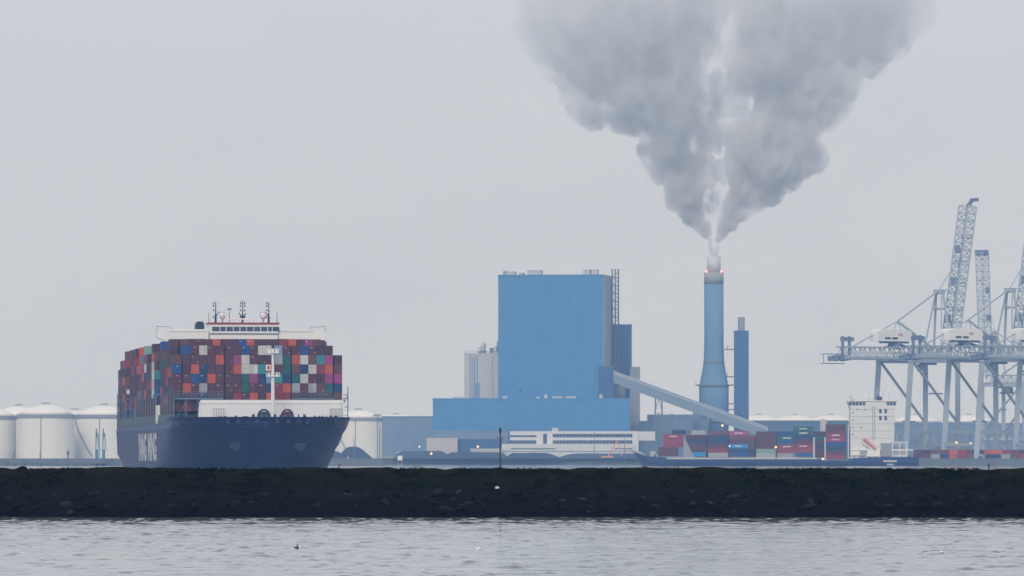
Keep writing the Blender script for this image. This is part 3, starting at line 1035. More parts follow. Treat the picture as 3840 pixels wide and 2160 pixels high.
for px_, py_ in ((3196, 1548), (3196, 1575), (3196, 1602), (3196, 1629), (3212, 1535), (3240, 1536), (3226, 1602)):
    m = MB(); m.box(l2(px_ - 3), l2(px_ + 3), -11.15, -10.95, z2(py_ + 3), z2(py_ - 2)); m.build('porthole', MBLUEC, tower)
m = MB(); m.box(l2(3222), l2(3240), -13, -11, z2(1712), z2(1690)); m.build('deck_store', GREYC, ship2)
m = MB(); m.box(l2(3300), l2(3338), -12.9, -11, z2(1712), z2(1662)); m.build('deck_store', GREYC, ship2)
# stern marks
m = MB(); rr = random.Random(2)
x = l2(3308)
while x < l2(3356):
    w = rr.uniform(.35, .8); m.box(x, x + w, -13.75, -13.55, z2(1733), z2(1726)); x += w + .25
m.build('stern_name_mark', LETW, ship2); m = MB()
x = l2(3322)
while x < l2(3346):
    w = rr.uniform(.3, .6); m.box(x, x + w, -13.75, -13.55, z2(1744), z2(1739)); x += w + .25
m.build('stern_port_mark', LETW, ship2)

CX = {}


def side_container(px, py_bot, key, Yd, label, group, half=False, hgt=16.4, logo=None):
    ln = 12.19 if not half else 6.06
    kk = (key, half)
    if kk not in CX:
        mm = MB(); mm.box(0, ln, .05, 2.4, .03, 2.7)
        for xx in (0, ln - .12):
            for yy in (0, 2.3): mm.box(xx, xx + .12, yy, yy + .14, 0, 2.75)
        for zz_ in (0, 2.63): mm.box(.12, ln - .12, 0, .1, zz_, zz_ + .12)
        for i in range(int(ln * 1.4)): mm.box(.3 + i * .7, .62 + i * .7, .02, .06, .15, 2.6)
        CX[kk] = mm.mesh('container', CM[key])
    o = link('container', CX[kk], None, (X(px, Yd), Yd, Z(py_bot, Yd)))
    tag(o, label, 'container', group)
    if logo:
        mm = MB(); x = ln * .3
        rr = random.Random(px * 7 + py_bot)
        while x < ln * .68:
            w = rr.uniform(.35, .7); mm.box(x, x + w, -.05, .03, 1.0, 1.75); x += w + .2
        mm.build('logo_mark', LETW, o)
    return o


ST2 = [(2470, 1710, 'MM'), (2488, 1710 - 33, 'RRR'), (2573, 1712, 'AMMNMG'), (2520, 1629, 'N'), (2657, 1714, 'GRMNNK'), (2733, 1714, 'BNAMKP'), (2836, 1716, 'GTMMMM'),
       (2914, 1716, 'GRRBD'), (2976, 1714, 'BRRMNDD'), (3097, 1722, 'RMNBRRMM')]
STH = [(3053, 1716, 'mNMN')]
rs2 = random.Random(5)
for i, (px, base, col_) in enumerate(ST2):
    for t, key in enumerate(col_):
        lg = key in 'RPADT' and (t > 1)
        side_container(px, base - t * 16.35, key, Y2 - 13.2, f"{CC[key][0]} container, {ORD[t]} tier up in the {ORD[i]} stack from the berthed ship's bow",
                       'containers aboard the berthed ship', False, 16.4, lg)
for px, base, col_ in STH:
    for t, key in enumerate(col_):
        side_container(px, base - t * 16.35, key, Y2 - 10.0, f"short {CC[key][0]} container, {ORD[t]} tier up, between the white deck posts of the berthed ship", 'containers aboard the berthed ship', True)
q = MB()
for px, base, col_ in ST2:
    for r_ in range(1, 8):
        for t in range(max(1, len(col_) - rs2.choice((0, 0, 1)))):
            x, z = X(px, Y2), Z(base - t * 16.35, Y2)
            q.box(x, x + 12.19, Y2 - 13.2 + r_ * 2.5, Y2 - 13.2 + r_ * 2.5 + 2.4, z, z + 2.7, keys.index(rs2.choice('MMMNBRGKD')))
for i in range(7):
    for r_ in range(1, 8):
        for t in range(6 if i in (1, 4, 6) else 5):
            x, z = X(2573 + i * 72.9, Y2), Z(1716 - t * 16.35, Y2)
            q.box(x + 6.2, x + 6.2 + 12.0, Y2 - 12.9 + r_ * 2.5, Y2 - 12.9 + r_ * 2.5 + 2.3, z + .02, z + 2.68, keys.index(rs2.choice('MMMNBRmKDm')))
tag(q.build('container_stack', [CM[k] for k in keys]), "containers packed behind the visible row on the berthed ship's deck", 'containers', kind='stuff')

# ------------------------------------------------------------------ power station
YP = 5560.0


def building(name, x0, x1, yt, material, label, cat, Y=YP, depth=50.0, yb=None, rot=0.0, side=None, parts=None):
    """box with its front left corner on the pixel column x0; base on the ground unless yb is given"""
    root = empty(name, (X(x0, Y), Y, GZ if yb is None else Z(yb, Y)), rot, label, cat)
    W = (X(x1, Y) - X(x0, Y)) / math.cos(rot)
    Hh = Z(yt, Y) - root.location.z
    m = MB(); m.box(0, W, 0, depth, -.05, Hh); m.build('wall', material, root)
    m = MB(); m.box(-.25, W + .25, -.25, depth + .25, Hh - .9, Hh + .35); m.build('roof_edge', side or material, root)
    # vertical cladding joints
    m = MB()
    n_ = max(2, int(W / 7))
    for i in range(1, n_): m.box(W * i / n_ - .09, W * i / n_ + .09, -.1, .02, 0, Hh - 1)
    m.build('cladding_ribs', material, root)
    return root, W, Hh


rot = R(-7)
boiler, W, Hh = building('boiler_house', 1868, 2262, 1032, BLUEC, 'towering plain blue boiler house of the power station', 'building', YP, 58, None, rot)
m = MB(); m.box(W + .02, W + .5, 0, 58, 0, Hh + .3); m.build('side_wall', GREYC, boiler)
for a, b, hgt in ((.04, .15, 2.6), (.04, .065, 3.4), (.27, .40, 3.6), (.80, .865, 3.9), (.875, .935, 3.9), (.19, .23, 1.6)):
    m = MB(); m.box(W * a, W * b, 6, 16, Hh, Hh + hgt); m.box(W * a - .2, W * b + .2, 5.8, 16.2, Hh + hgt, Hh + hgt + .4); m.build('roof_unit', LGREYC, boiler)
m = MB()   # steel stair tower on the side
sx, sy = W + 1.2, 50
for dx in (0, 2.4, 4.8):
    for dy in (0, 6): m.bar((sx + dx, sy + dy, 0), (sx + dx, sy + dy, Hh + 6), .55)
for i in range(24):
    z = i * (Hh + 5) / 24
    m.bar((sx - 1, sy, z), (sx + 4.8, sy, z), .8); m.bar((sx + .2, sy, z), (sx + 4.8, sy, z + 4.5), .45)
m.build('stair_tower', STEEL, boiler)
m = MB(); m.box(W * .2, W * .23, -.12, .02, Hh * .36, Hh * .38); m.build('wall_hatch', DBLUEC, boiler)

silo, W, Hh = building('silo_block', 1741, 1868, 1326, LGREYC, 'pale grey ribbed silo block left of the blue boiler house', 'building', YP + 20, 40, None, rot)
for a, b, z0, z1 in ((.17, .2, .3, 1), (.28, .46, .02, .72), (.29, .33, .72, .97), (.37, .40, .72, .99), (.24, .26, .3, .97), (.82, .84, .5, .97)):
    m = MB(); m.box(W * a, W * b, -.14, .02, Hh * z0, Hh * z1); m.build('dark_panel', MBLUEC, silo)
m = MB()
for a, b, z in ((.38, .47, 5.5), (.47, .57, 7.0), (.52, .60, 9.5), (.72, .82, 5.0), (.86, .92, 6), (.93, .955, 10)):
    m = MB()
    for x in (W * a, W * b): m.bar((x, 8, Hh), (x, 8, Hh + z), .35)
    m.bar((W * a, 8, Hh + z * .8), (W * b, 8, Hh + z * .8), .6); m.bar((W * a, 8, Hh), (W * b, 8, Hh + z * .8), .4)
    m.build('roof_frame', STEEL, silo)
for a, b, z in ((.42, .6, 2.5), (.74, .79, 4.5)):
    m = MB(); m.box(W * a, W * b, 6, 12, Hh, Hh + z); m.build('roof_unit', STEEL, silo)
m = MB(); m.bar((0, 0, Hh + 1.9), (W, 0, Hh + 1.9), .2)
for i in range(18): m.bar((W * i / 17, 0, Hh), (W * i / 17, 0, Hh + 2), .25)
m.build('roof_railing', STEEL, silo)

hall, W, Hh = building('turbine_hall', 1623, 2362, 1495, BLUEC, 'long low bright blue turbine hall in front of the boiler house', 'building', YP - 25, 25, None, 0)
for a, b, hgt in ((1700, 1738, 1.6), (1885, 1902, 2), (2010, 2024, 1.6), (2040, 2052, 3.2), (2070, 2110, 1.8), (2122, 2158, 1.8), (2246, 2258, 3.4)):
    m = MB(); m.box(X(a, YP) - hall.location.x, X(b, YP) - hall.location.x, 4, 12, Hh, Hh + hgt); m.build('roof_unit', LGREYC, hall)
building('annex_block', 1625, 1905, 1616, MBLUEC, 'grey-blue low annex in front of the blue turbine hall', 'building', YP - 45, 15)
building('grey_warehouse', 1432, 1626, 1562, MBLUEC, 'plain grey-blue warehouse between the white tank and the blue hall', 'building', YP + 40, 40)
building('dark_tower', 2296, 2369, 1218, DBLUEC, 'dark blue square tower right of the boiler house', 'building', YP + 60, 24)
building('grey_annex', 2362, 2400, 1377, GREYC, 'narrow grey annex right of the dark blue tower', 'building', YP + 45, 14)
building('transfer_house', 2244, 2302, 1374, DBLUEC, 'dark blue conveyor transfer house hung on the boiler house corner', 'building', YP - 12, 11, 1500)
building('lower_transfer_house', 2266, 2344, 1450, GREYC, 'grey box building below the conveyor transfer house', 'building', YP + 2, 12)
building('hip_shed', 2400, 2460, 1580, MBLUEC, 'grey-blue shed at the foot of the grey annex', 'building', YP + 20, 20)

# conveyor gallery
cg = empty('conveyor_gallery', (X(2300, YP - 18), YP - 18, GZ), 0, 'long sloping enclosed conveyor gallery descending from the transfer house past the chimney', 'conveyor')


def cl_(px, py_, Y=YP - 18): return Vector((X(px, Y) - X(2300, Y), 0, Z(py_, Y) - GZ))


a_, b_ = cl_(2300, 1412), cl_(2880, 1624)
m = MB()
for o_z, w, mt_ in ((0, 0, 0),):
    rings = []
    for p in (a_, b_):
        rings.append([p + Vector((0, -3, -5)), p + Vector((0, 3, -5)), p + Vector((0, 3, 3)), p + Vector((0, 2, 4.3)), p + Vector((0, -2, 4.3)), p + Vector((0, -3, 3))])
    m.loft(rings)
m.build('gallery', mat('gallery_blue_grey', (.20, .27, .36), .6, .1, .03), cg)
m = MB()
m.loft([[p + Vector((0, -3.3, 2.2)), p + Vector((0, -1.8, 4.6)), p + Vector((0, 1.8, 4.6)), p + Vector((0, 3.3, 2.2))] for p in (a_, b_)])
m.build('gallery_roof', LGREYC, cg)
for px, w0, w1 in ((2470, 13, 16), (2640, 9, 11), (2770, 7, 8)):
    t = (px - 2300) / 580
    p = a_.lerp(b_, t)
    m = MB()
    for s_ in (-1, 1):
        m.bar((p.x + s_ * w0 / P2 * 1.1 * .5 * 2, 0, p.z - 4), (p.x + s_ * w1 / 4.8, 0, 0), 1.1)
    hz = p.z - 4
    for i in range(4):
        z0, z1 = hz * i / 4, hz * (i + 1) / 4
        f0, f1 = (w1 + (w0 - w1) * i / 4) / 4.8, (w1 + (w0 - w1) * (i + 1) / 4) / 4.8
        m.bar((p.x - f0, 0, z0), (p.x, 0, z1), .5); m.bar((p.x + f0, 0, z0), (p.x, 0, z1), .5); m.bar((p.x - f1, 0, z1), (p.x + f1, 0, z1), .4)
    m.build('trestle', STEEL, cg)

# chimney
YC = YP + 20
cx = X(2677, YC)
chim = empty('chimney', (cx, YC, GZ), 0, 'tall blue-grey concrete power station chimney with flared foot venting steam', 'chimney')


def cz(py_): return Z(py_, YC) - GZ
def cr(px): return px * YC / F


m = MB(); m.lathe([(cr(55.5), 0), (cr(55.5), cz(1445)), (cr(53), cz(1440)), (cr(46), cz(1400)), (cr(38.5), cz(1360)), (cr(36.5), cz(1290)), (cr(36.5), cz(1066))], n=40)
m.build('shaft', mat('chimney_concrete', (.14, .25, .42), .8, .07, .03, streak=.07), chim, None, False).data.shade_smooth()
m = MB(); m.lathe([(cr(36.6), cz(1066)), (cr(36.6), cz(1021)), (cr(34), cz(1020.9))], n=40); m.build('top_band', mat('chimney_top', (.34, .35, .36), .8, .07, .05), chim).data.shade_smooth()
m = MB(); m.lathe([(cr(25.5), cz(1025)), (cr(25.5), cz(962)), (cr(22), cz(961.8))], n=32); m.build('flue', mat('flue_steel', (.62, .64, .66), .5, .08, .1), chim).data.shade_smooth()
for py_, ex in ((1445, 4), (1442, 15), (1358, 1.5), (1580, 5)):
    m = MB(); z = cz(py_)
    r_ = cr({1445: 56, 1442: 55, 1358: 39, 1580: 56}[py_])
    if ex == 15: m.box(-r_ - cr(14), r_ + cr(5), -2, 2, z - .9, z); m.bar((-r_ - cr(14), -2, z), (-r_ - cr(14), -2, z + 2), .3)
    else: m.lathe([(r_ + cr(ex), z - .6), (r_ + cr(ex), z + .6)], n=40)
    m.build('platform', STEEL, chim)
LRED = emit('obstruction_light', (1.0, .30, .26), 2.2)
for px in (-28, 27):
    m = MB(); m.lathe([(.05, -1.5), (.6, -.6), (.85, 0), (.6, .6), (.05, .9)], n=10)
    m.build('obstruction_lamp', LRED, chim, (cr(px), -cr(26), cz(1018)), True)

st2 = empty('slim_stack', (X(2780, YC), YC, GZ), 0, 'slim dark blue square stack with a grey pipe top beside the chimney', 'stack')
m = MB(); m.box(cr(-27), cr(27), -5, 6, 0, cz(1240)); m.build('casing', DBLUEC, st2)
m = MB(); m.lathe([(cr(13), cz(1240)), (cr(13), cz(1189)), (cr(11), cz(1188.8))], n=20); m.build('pipe', GREYC, st2)
m = MB()
for py_ in (1309, 1412, 1443, 1513, 1535):
    m.box(cr(-64), cr(-27), -1.5, 1.5, cz(py_ + 3), cz(py_ - 1))
    m.bar((cr(-52), 0, cz(py_)), (cr(-52), 0, cz(py_ - 14)), .5)
m.build('walkway', STEEL, st2)
building('fan_house', 2600, 2660, 1540, MBLUEC, 'grey-blue fan house hugging the chimney foot', 'building', YP + 5, 12, None)
building('storage_shed', 2432, 2602, 1556, MBLUEC, 'broad grey-blue shed behind the conveyor trestle', 'building', YP + 90, 60)

# white office
YO = YP - 70
off = empty('office_block', (X(1912, YO), YO, GZ), 0, 'long white office block with two dark window bands before the power station', 'building')


def ox(px): return X(px, YO) - X(1912, YO)
def oz(py_): return Z(py_, YO) - GZ


m = MB(); m.box(0, ox(2395), 0, 16, 0, oz(1617)); m.box(ox(2395), ox(2457), 1, 14, oz(1652), oz(1618)); m.build('wall', FARW, off)
m = MB(); m.box(ox(1882), ox(2368), -6, -.05, 0, oz(1665)); m.build('podium', FARW, off)
m = MB(); m.box(ox(2070), ox(2094), 3, 9, oz(1617), oz(1604)); m.build('roof_box', LGREYC, off)
for x0, x1, ya, yb in ((1913, 2012, 1632, 1639), (1913, 2012, 1651, 1664), (2073, 2372, 1627, 1640), (2073, 2372, 1651, 1664), (2037, 2052, 1627, 1664)):
    n_ = max(1, round((x1 - x0) / 12.5))
    for i in range(n_):
        a, b = x0 + (x1 - x0) * i / n_, x0 + (x1 - x0) * (i + 1) / n_ - 1.0
        m = MB(); m.box(ox(a), ox(b), -.15, .1, oz(yb), oz(ya)); m.build('window', GLASS, off)
for x0, x1 in ((1917, 2083), (2305, 2370)):
    n_ = round((x1 - x0) / 14)
    for i in range(n_):
        m = MB(); m.box(ox(x0 + (x1 - x0) * i / n_), ox(x0 + (x1 - x0) * (i + .85) / n_), -6.15, -5.9, oz(1685), oz(1681)); m.build('window', GLASS, off)
m = MB(); m.box(ox(1884), ox(2390), -6.3, -6.02, oz(1693), oz(1691)); m.build('dark_string_course', MBLUEC, off)
building('pale_pavilion', 1600, 1716, 1644, LGREYC, 'pale low pavilion in front of the grey-blue annex', 'building', YO, 14)
building('blue_depot', 1716, 1884, 1648, DBLUEC, 'dark blue depot left of the white office block', 'building', YO + 5, 14)
sh, W, Hh = building('canopy_shed', 1765, 1884, 1684, LGREYC, 'low pale canopy building below the dark blue depot', 'building', YO - 12, 8)
building('long_shed', 2800, 3180, 1578, MBLUEC, 'long low grey-blue shed behind the berthed container ship', 'building', 6000, 60)
building('dock_warehouse', 3330, 3960, 1588, MBLUEC, 'long grey-blue dock warehouse behind the quay crane legs', 'building', 6100, 60)
building('pump_house', 1490, 1530, 1696, LGREYC, 'small pale pump hut on the shore below the grey warehouse', 'building', YO - 10, 6)

# coal heaps along the shore
def heap(x0, x1, top, Y, label, peak=.5, flat=.2, base=None):
    xs = np.linspace(X(x0, Y), X(x1, Y), 60); ys = np.linspace(Y - 16, Y + 16, 22)
    gx, gy = np.meshgrid(xs, ys)
    u = (gx - xs[0]) / (xs[-1] - xs[0]); v = np.abs(gy - Y) / 16
    hx = np.where(u < peak, u / max(peak, .01), (1 - u) / (1 - peak))
    prof = np.minimum(hx / (1 - flat), 1)
    prof = np.sin(np.clip(prof, 0, 1) * math.pi / 2) ** 1.1
    rr_ = np.random.RandomState(int(x0))
    nz = sum(np.sin(rr_.normal(0, .25) * gx + rr_.normal(0, .3) * gy + rr_.uniform(0, 6)) for _ in range(8)) / 8
    zz = GZ - .1 + (Z(top, Y) - GZ) * prof * np.clip(1 - v ** 1.3, 0, 1) * (1 + .10 * nz)
    me = grid_mesh('coal_heap', xs, ys, zz, COAL)
    tag(link('coal_heap', me), label, 'coal heap', 'coal heaps along the far shore')


heap(1262, 1400, 1672, 5000, 'pointed dark coal heap right of the navy ship bow', .42, .05)
heap(1200, 1300, 1690, 4990, 'low coal heap partly behind the navy ship bow', .5, .2)
heap(1400, 1560, 1716, 5485, 'flat coal heap below the white tank edge', .4, .6)
heap(1470, 1700, 1690, 5480, 'broad coal heap with a vertical mast at its top', .45, .55)
heap(1660, 1910, 1694, 5478, 'long coal heap left of the beacon pole', .5, .7)
heap(1890, 2110, 1698, 5478, 'coal heap in front of the white office podium', .35, .5)
heap(2080, 2440, 1700, 5482, 'long coal heap beyond the berthed ship bow', .6, .6)
m = MB()
for x0, x1, y0, y1 in ((1440, 2000, 1724, 1712), ):
    m.box(X(x0, 5474), X(x1, 5474), 5472, 5476, GZ - .1, Z(y1, 5474))
tag(m.build('quay_parapet', CONC), 'pale concrete parapet along the coal quay', 'wall')

# lamp masts, sign and striped marker
LAMP = emit('warm_lamp', (1.0, .50, .26), 2.0)
LAMPW = emit('white_lamp', (1.0, .9, .75), 1.4)
for px, py_, Y, warm, where in ((1792, 1675, 5465, 1, 'lit orange lamp on a mast before the dark blue depot'), (1617, 1701, 5460, 1, 'lit orange lamp on a mast over the broad coal heap'),
                                (1573, 1675, 5490, 0, 'lit white lamp on a mast before the grey warehouse'), (2709, 1596, 5460, 1, 'lit lamp on a mast at the low end of the conveyor'),
                                (2736, 1673, 4480, 0, 'lit white deck lamp amid the berthed ship containers'), (2909, 1677, 4480, 1, 'lit orange deck lamp between berthed ship container bays'),
                                (3085, 1721, 4480, 1, 'lit orange deck lamp near the berthed ship deckhouse'), (3587, 1660, 4560, 1, 'lit lamp on a mast under the quay cranes'), (3640, 1662, 4560, 0, 'pale lit lamp on a mast under the quay cranes')):
    root = empty('lamp_mast', (X(px, Y), Y, GZ), 0, where, 'lamp')
    z = Z(py_, Y) - GZ
    m = MB(); m.tube((0, .5, -.2), (0, .5, z), .16, .1, 6); m.bar((0, .5, z), (0, 0, z), .12); m.build('mast', STEEL, root)
    rr_ = 5.2 * Y / F * (.6 if not warm else .8)
    m = MB(); m.lathe([(.05, z - rr_), (rr_ * .7, z - rr_ * .6), (rr_, z), (rr_ * .7, z + rr_ * .6), (.05, z + rr_)], n=10); m.build('lamp', LAMP if warm else LAMPW, root, None, True)
for px, t_, Y, lab in ((1415, 1554, 5000, 'tall slim floodlight mast before the white tank edge'), (1423, 1605, 5020, 'thin steel pole beside the tall floodlight mast'), (2229, 1620, 5455, 'thin steel mast before the white office block'),
                       (1327, 1640, 4900, 'thin pole standing on the pointed coal heap'), (2342, 1640, 5455, 'thin steel mast by the white office end'), (52, 1690, 4562, 'slim pale pole on the quay before the white tanks'), (150, 1690, 4562, 'slim short pole on the quay before the middle tank')):
    m = MB(); w = 1.3 * Y / F
    m.tube((0, 0, 0), (0, 0, Z(t_, Y) - GZ), w * 1.2, w * .8, 6)
    if px == 1415:
        m.box(-2.6, 2.6, -.4, .4, Z(1558, Y) - GZ, Z(1554, Y) - GZ)
        for i in range(5): m.box(-2.6 + i * 1.15, -2 + i * 1.15, -.8, -.3, Z(1562, Y) - GZ, Z(1556, Y) - GZ)
    tag(m.build('steel_mast', STEEL, None, (X(px, Y), Y, GZ)), lab, 'mast')
root = empty('striped_marker', (X(1302, 4800), 4800, GZ), 0, 'red and white banded channel marker post before the coal heap', 'marker')
for i in range(6):
    z0, z1 = Z(1741 - i * 5.6, 4800) - GZ, Z(1741 - (i + 1) * 5.6, 4800) - GZ
    m = MB(); m.lathe([(.42, z0), (.42, z1 - .002)], i * .1, 0, 10); m.build('band', mat('marker_red', (.6, .06, .06), .6, .05, 1) if i % 2 else WHITE, root)
root = empty('white_sign', (X(1500, 5440), 5440, 0), 0, 'white square signboard on two legs at the coal quay edge', 'sign')
m = MB(); m.box(X(1491, 5440) - X(1500, 5440), X(1509, 5440) - X(1500, 5440), -.3, .3, Z(1726, 5440), Z(1709, 5440)); m.build('board', WHITE, root)
for dx in (-1.7, 1.7):
    m = MB(); m.bar((dx, 0, -.5), (dx, 0, Z(1724, 5440)), .35); m.build('leg', LGREYC, root)
# small excavator crane with raised orange boom
root = empty('coal_crane', (X(2275, 5440), 5452, GZ), 0, 'orange folded-boom material crane working at the coal quay', 'crane')
g = 5440 / F
m = MB(); m.bar((3 * g, 0, 4 * g), (40 * g, 0, 66 * g), .8); m.bar((40 * g, 0, 66 * g), (57 * g, 0, 10 * g), .7); m.build('boom', LIFEB, root)
m = MB(); m.box(-20 * g, 25 * g, -3, 3, 0, 10 * g); m.build('cab', LIFEB, root)
m = MB(); m.box(-22 * g, 27 * g, -3.5, 3.5, -.05, 2.4 * g); m.build('track_base', DARK, root)


# ------------------------------------------------------------------ white storage tanks
def tank(px, rpx, Y, rim, dome, label, stair=False, base=None):
    k_ = Y / F
    root = empty('storage_tank', (X(px, Y), Y + rpx * k_, GZ), 0, label, 'tank', 'white oil tanks of the far terminal')
    rr_ = rpx * k_
    hz = Z(rim, Y) - GZ
    m = MB(); m.lathe([(rr_, 0), (rr_, hz)], n=48); sd = m.build('shell', TANKW, root).data; sd.shade_smooth(); sd.set_sharp_from_angle(angle=R(40))
    m = MB(); m.lathe([(rr_ + .12, hz - 2.3), (rr_ + .5, hz - 2.2), (rr_ + .5, hz), (rr_ + .1, hz + .05)], n=48); m.build('rim_walkway', TANKG, root)
    dz = Z(dome, Y) - GZ
    m = MB(); m.lathe([(rr_ * .985, hz + .02), (rr_ * .8, hz + (dz - hz) * .36), (rr_ * .5, hz + (dz - hz) * .72), (rr_ * .2, hz + (dz - hz) * .95), (.3, dz)], n=48)
    m.build('dome_roof', TANKW, root).data.shade_smooth()
    m = MB()
    for i in range(7): m.bar((-2.4 + i * .8, 0, dz - .5), (-2.4 + i * .8, 0, dz + 1.3), .3)
    m.bar((-2.6, 0, dz + 1.1), (2.6, 0, dz + 1.1), .3); m.build('roof_vent', STEEL, root)
    for z in (.35, .6):
        m = MB(); m.lathe([(rr_ + .02, hz * (z + .2)), (rr_ + .16, hz * (z + .2) + .1), (rr_ + .02, hz * (z + .2) + .25)], n=48); m.build('stiffener', TANKW, root)
    m = MB(); m.tube((-rr_ * .1, -rr_ * .995 - .3, 0), (-rr_ * .1, -rr_ * .995 - .3, hz), .22, .22, 6); m.build('pipe', STEEL, root)
    if stair:
        m = MB(); pr = None
        for i in range(22):
            a = R(196 + i * 2.6); z = hz * (1 - .035 * i * 1.3)
            p = Vector((math.cos(a) * (rr_ + .7), math.sin(a) * (rr_ + .7), z))
            if pr is not None: m.bar(pr, p, .45); m.bar(pr + Vector((0, 0, 1.1)), p + Vector((0, 0, 1.1)), .12)
            pr = p
        m.build('spiral_stair', TANKG, root)


tank(63, 108, 4960, 1560, 1522, 'white domed oil tank half behind the front tank')
tank(164, 108, 4720, 1554, 1516, 'white domed oil tank with a vertical pipe, foremost of the tank row')
tank(-52, 106, 4740, 1560, 1524, 'white domed oil tank at the end of the row farthest from the ship')
tank(275, 108, 5000, 1561, 1538, 'white oil tank with low dome behind the spiral stair tank')
tank(110, 108, 5150, 1566, 1540, 'white oil tank whose low dome shows between the two front tanks')
tank(330, 108, 5180, 1568, 1542, 'white oil tank with low dome behind the stair tank and the middle tank')
tank(384, 112, 4760, 1556, 1520, 'white oil tank with a curved spiral stair beside the navy ship stern', True)
tank(1342, 90, 5100, 1566, 1538, 'white oil tank with low dome between the navy bow and grey warehouse', True)
tank(1484, 110, 6200, 1566, 1554, 'white domed tank rising just behind the grey warehouse')
for px, lab in ((2520, 'far white domed tank behind the conveyor trestle'), (2850, 'far white domed tank just right of the slim stack'), (2985, 'far white domed tank above the middle of the long shed'), (3120, 'far white domed tank left of the white deckhouse'),
                (3440, 'far white domed tank between the first crane legs'), (3640, 'far white domed tank between the middle crane legs')):
    tank(px, 95, 7000, 1582, 1556, lab)
# loading arms, quay furniture at the tanks
for px in (363, 389):
    root = empty('loading_arm', (X(px, 4545), 4545, 0), 0, 'slim blue loading arm on the tanker jetty, ' + ('farther from' if px == 363 else 'closer to') + ' the navy ship', 'loading arm', 'blue loading arms on the jetty')
    g = 4545 / F
    BL = mat('loading_arm_blue', (.05, .20, .36), .5, .1, .3)
    zb = Z(1745, 4545)
    m = MB(); m.box(-5.5 * g, 5.5 * g, -1, 1, -1, Z(1686, 4545)); m.build('pedestal', BL, root)
    m = MB(); m.bar((-4 * g, 0, Z(1686, 4545)), (-2.5 * g, 0, Z(1607, 4545)), .5); m.bar((2 * g, 0, Z(1690, 4545)), (-1 * g, 0, Z(1608, 4545)), .35); m.bar((0, 0, Z(1650, 4545)), (3 * g, 0, Z(1625, 4545)), .4); m.build('riser', BL, root)
    m = MB(); m.bar((2 * g, 0, Z(1622, 4545)), (5 * g, 0, Z(1640, 4545)), .5); m.bar((4 * g, 0, Z(1625, 4545)), (9 * g, 0, Z(1686, 4545)), .45); m.bar((9 * g, 0, Z(1686, 4545)), (15 * g, 0, Z(1690, 4545)), .3); m.build('outer_arm', BL, root)
m = MB(); m.box(X(-60, 4540), X(470, 4540), 4538, 4552, Z(1738, 4540), Z(1730, 4540))
for i in range(16): m.box(X(-40 + i * 32, 4540), X(-34 + i * 32, 4540), 4540, 4542, -1, Z(1738, 4540))
tag(m.build('jetty', CONCD), 'long low jetty deck on piles before the white tanks', 'jetty')
m = MB(); rr = random.Random(8)
for i in range(26):
    px = rr.uniform(-20, 440); w = rr.uniform(.4, 2.2)
    m.box(X(px, 4545), X(px, 4545) + w, 4541, 4544, Z(1731, 4545), Z(1729 - rr.uniform(1, 9), 4545))
tag(m.build('jetty_pipework', STEEL), 'clutter of pipes and valves standing on the tanker jetty', kind='stuff')
m = MB(); m.tube((0, 0, 0), (0, 0, 7.4), .5, .35, 8); m.box(-.9, .9, -.4, .4, 4.6, 6.0); m.tube((0, 0, 7.4), (0, 0, 9), .12, .05, 6)
tag(m.build('fire_monitor', mat('monitor_purple', (.16, .06, .12), .6, .1, 1), None, (X(255, 4542), 4542, Z(1731, 4542))), 'dark red fire monitor tower on the tanker jetty', 'tower')

# ------------------------------------------------------------------ quay cranes
CT = Vector((.755, .656, 0))
CW = Vector((.656, -.755, 0))


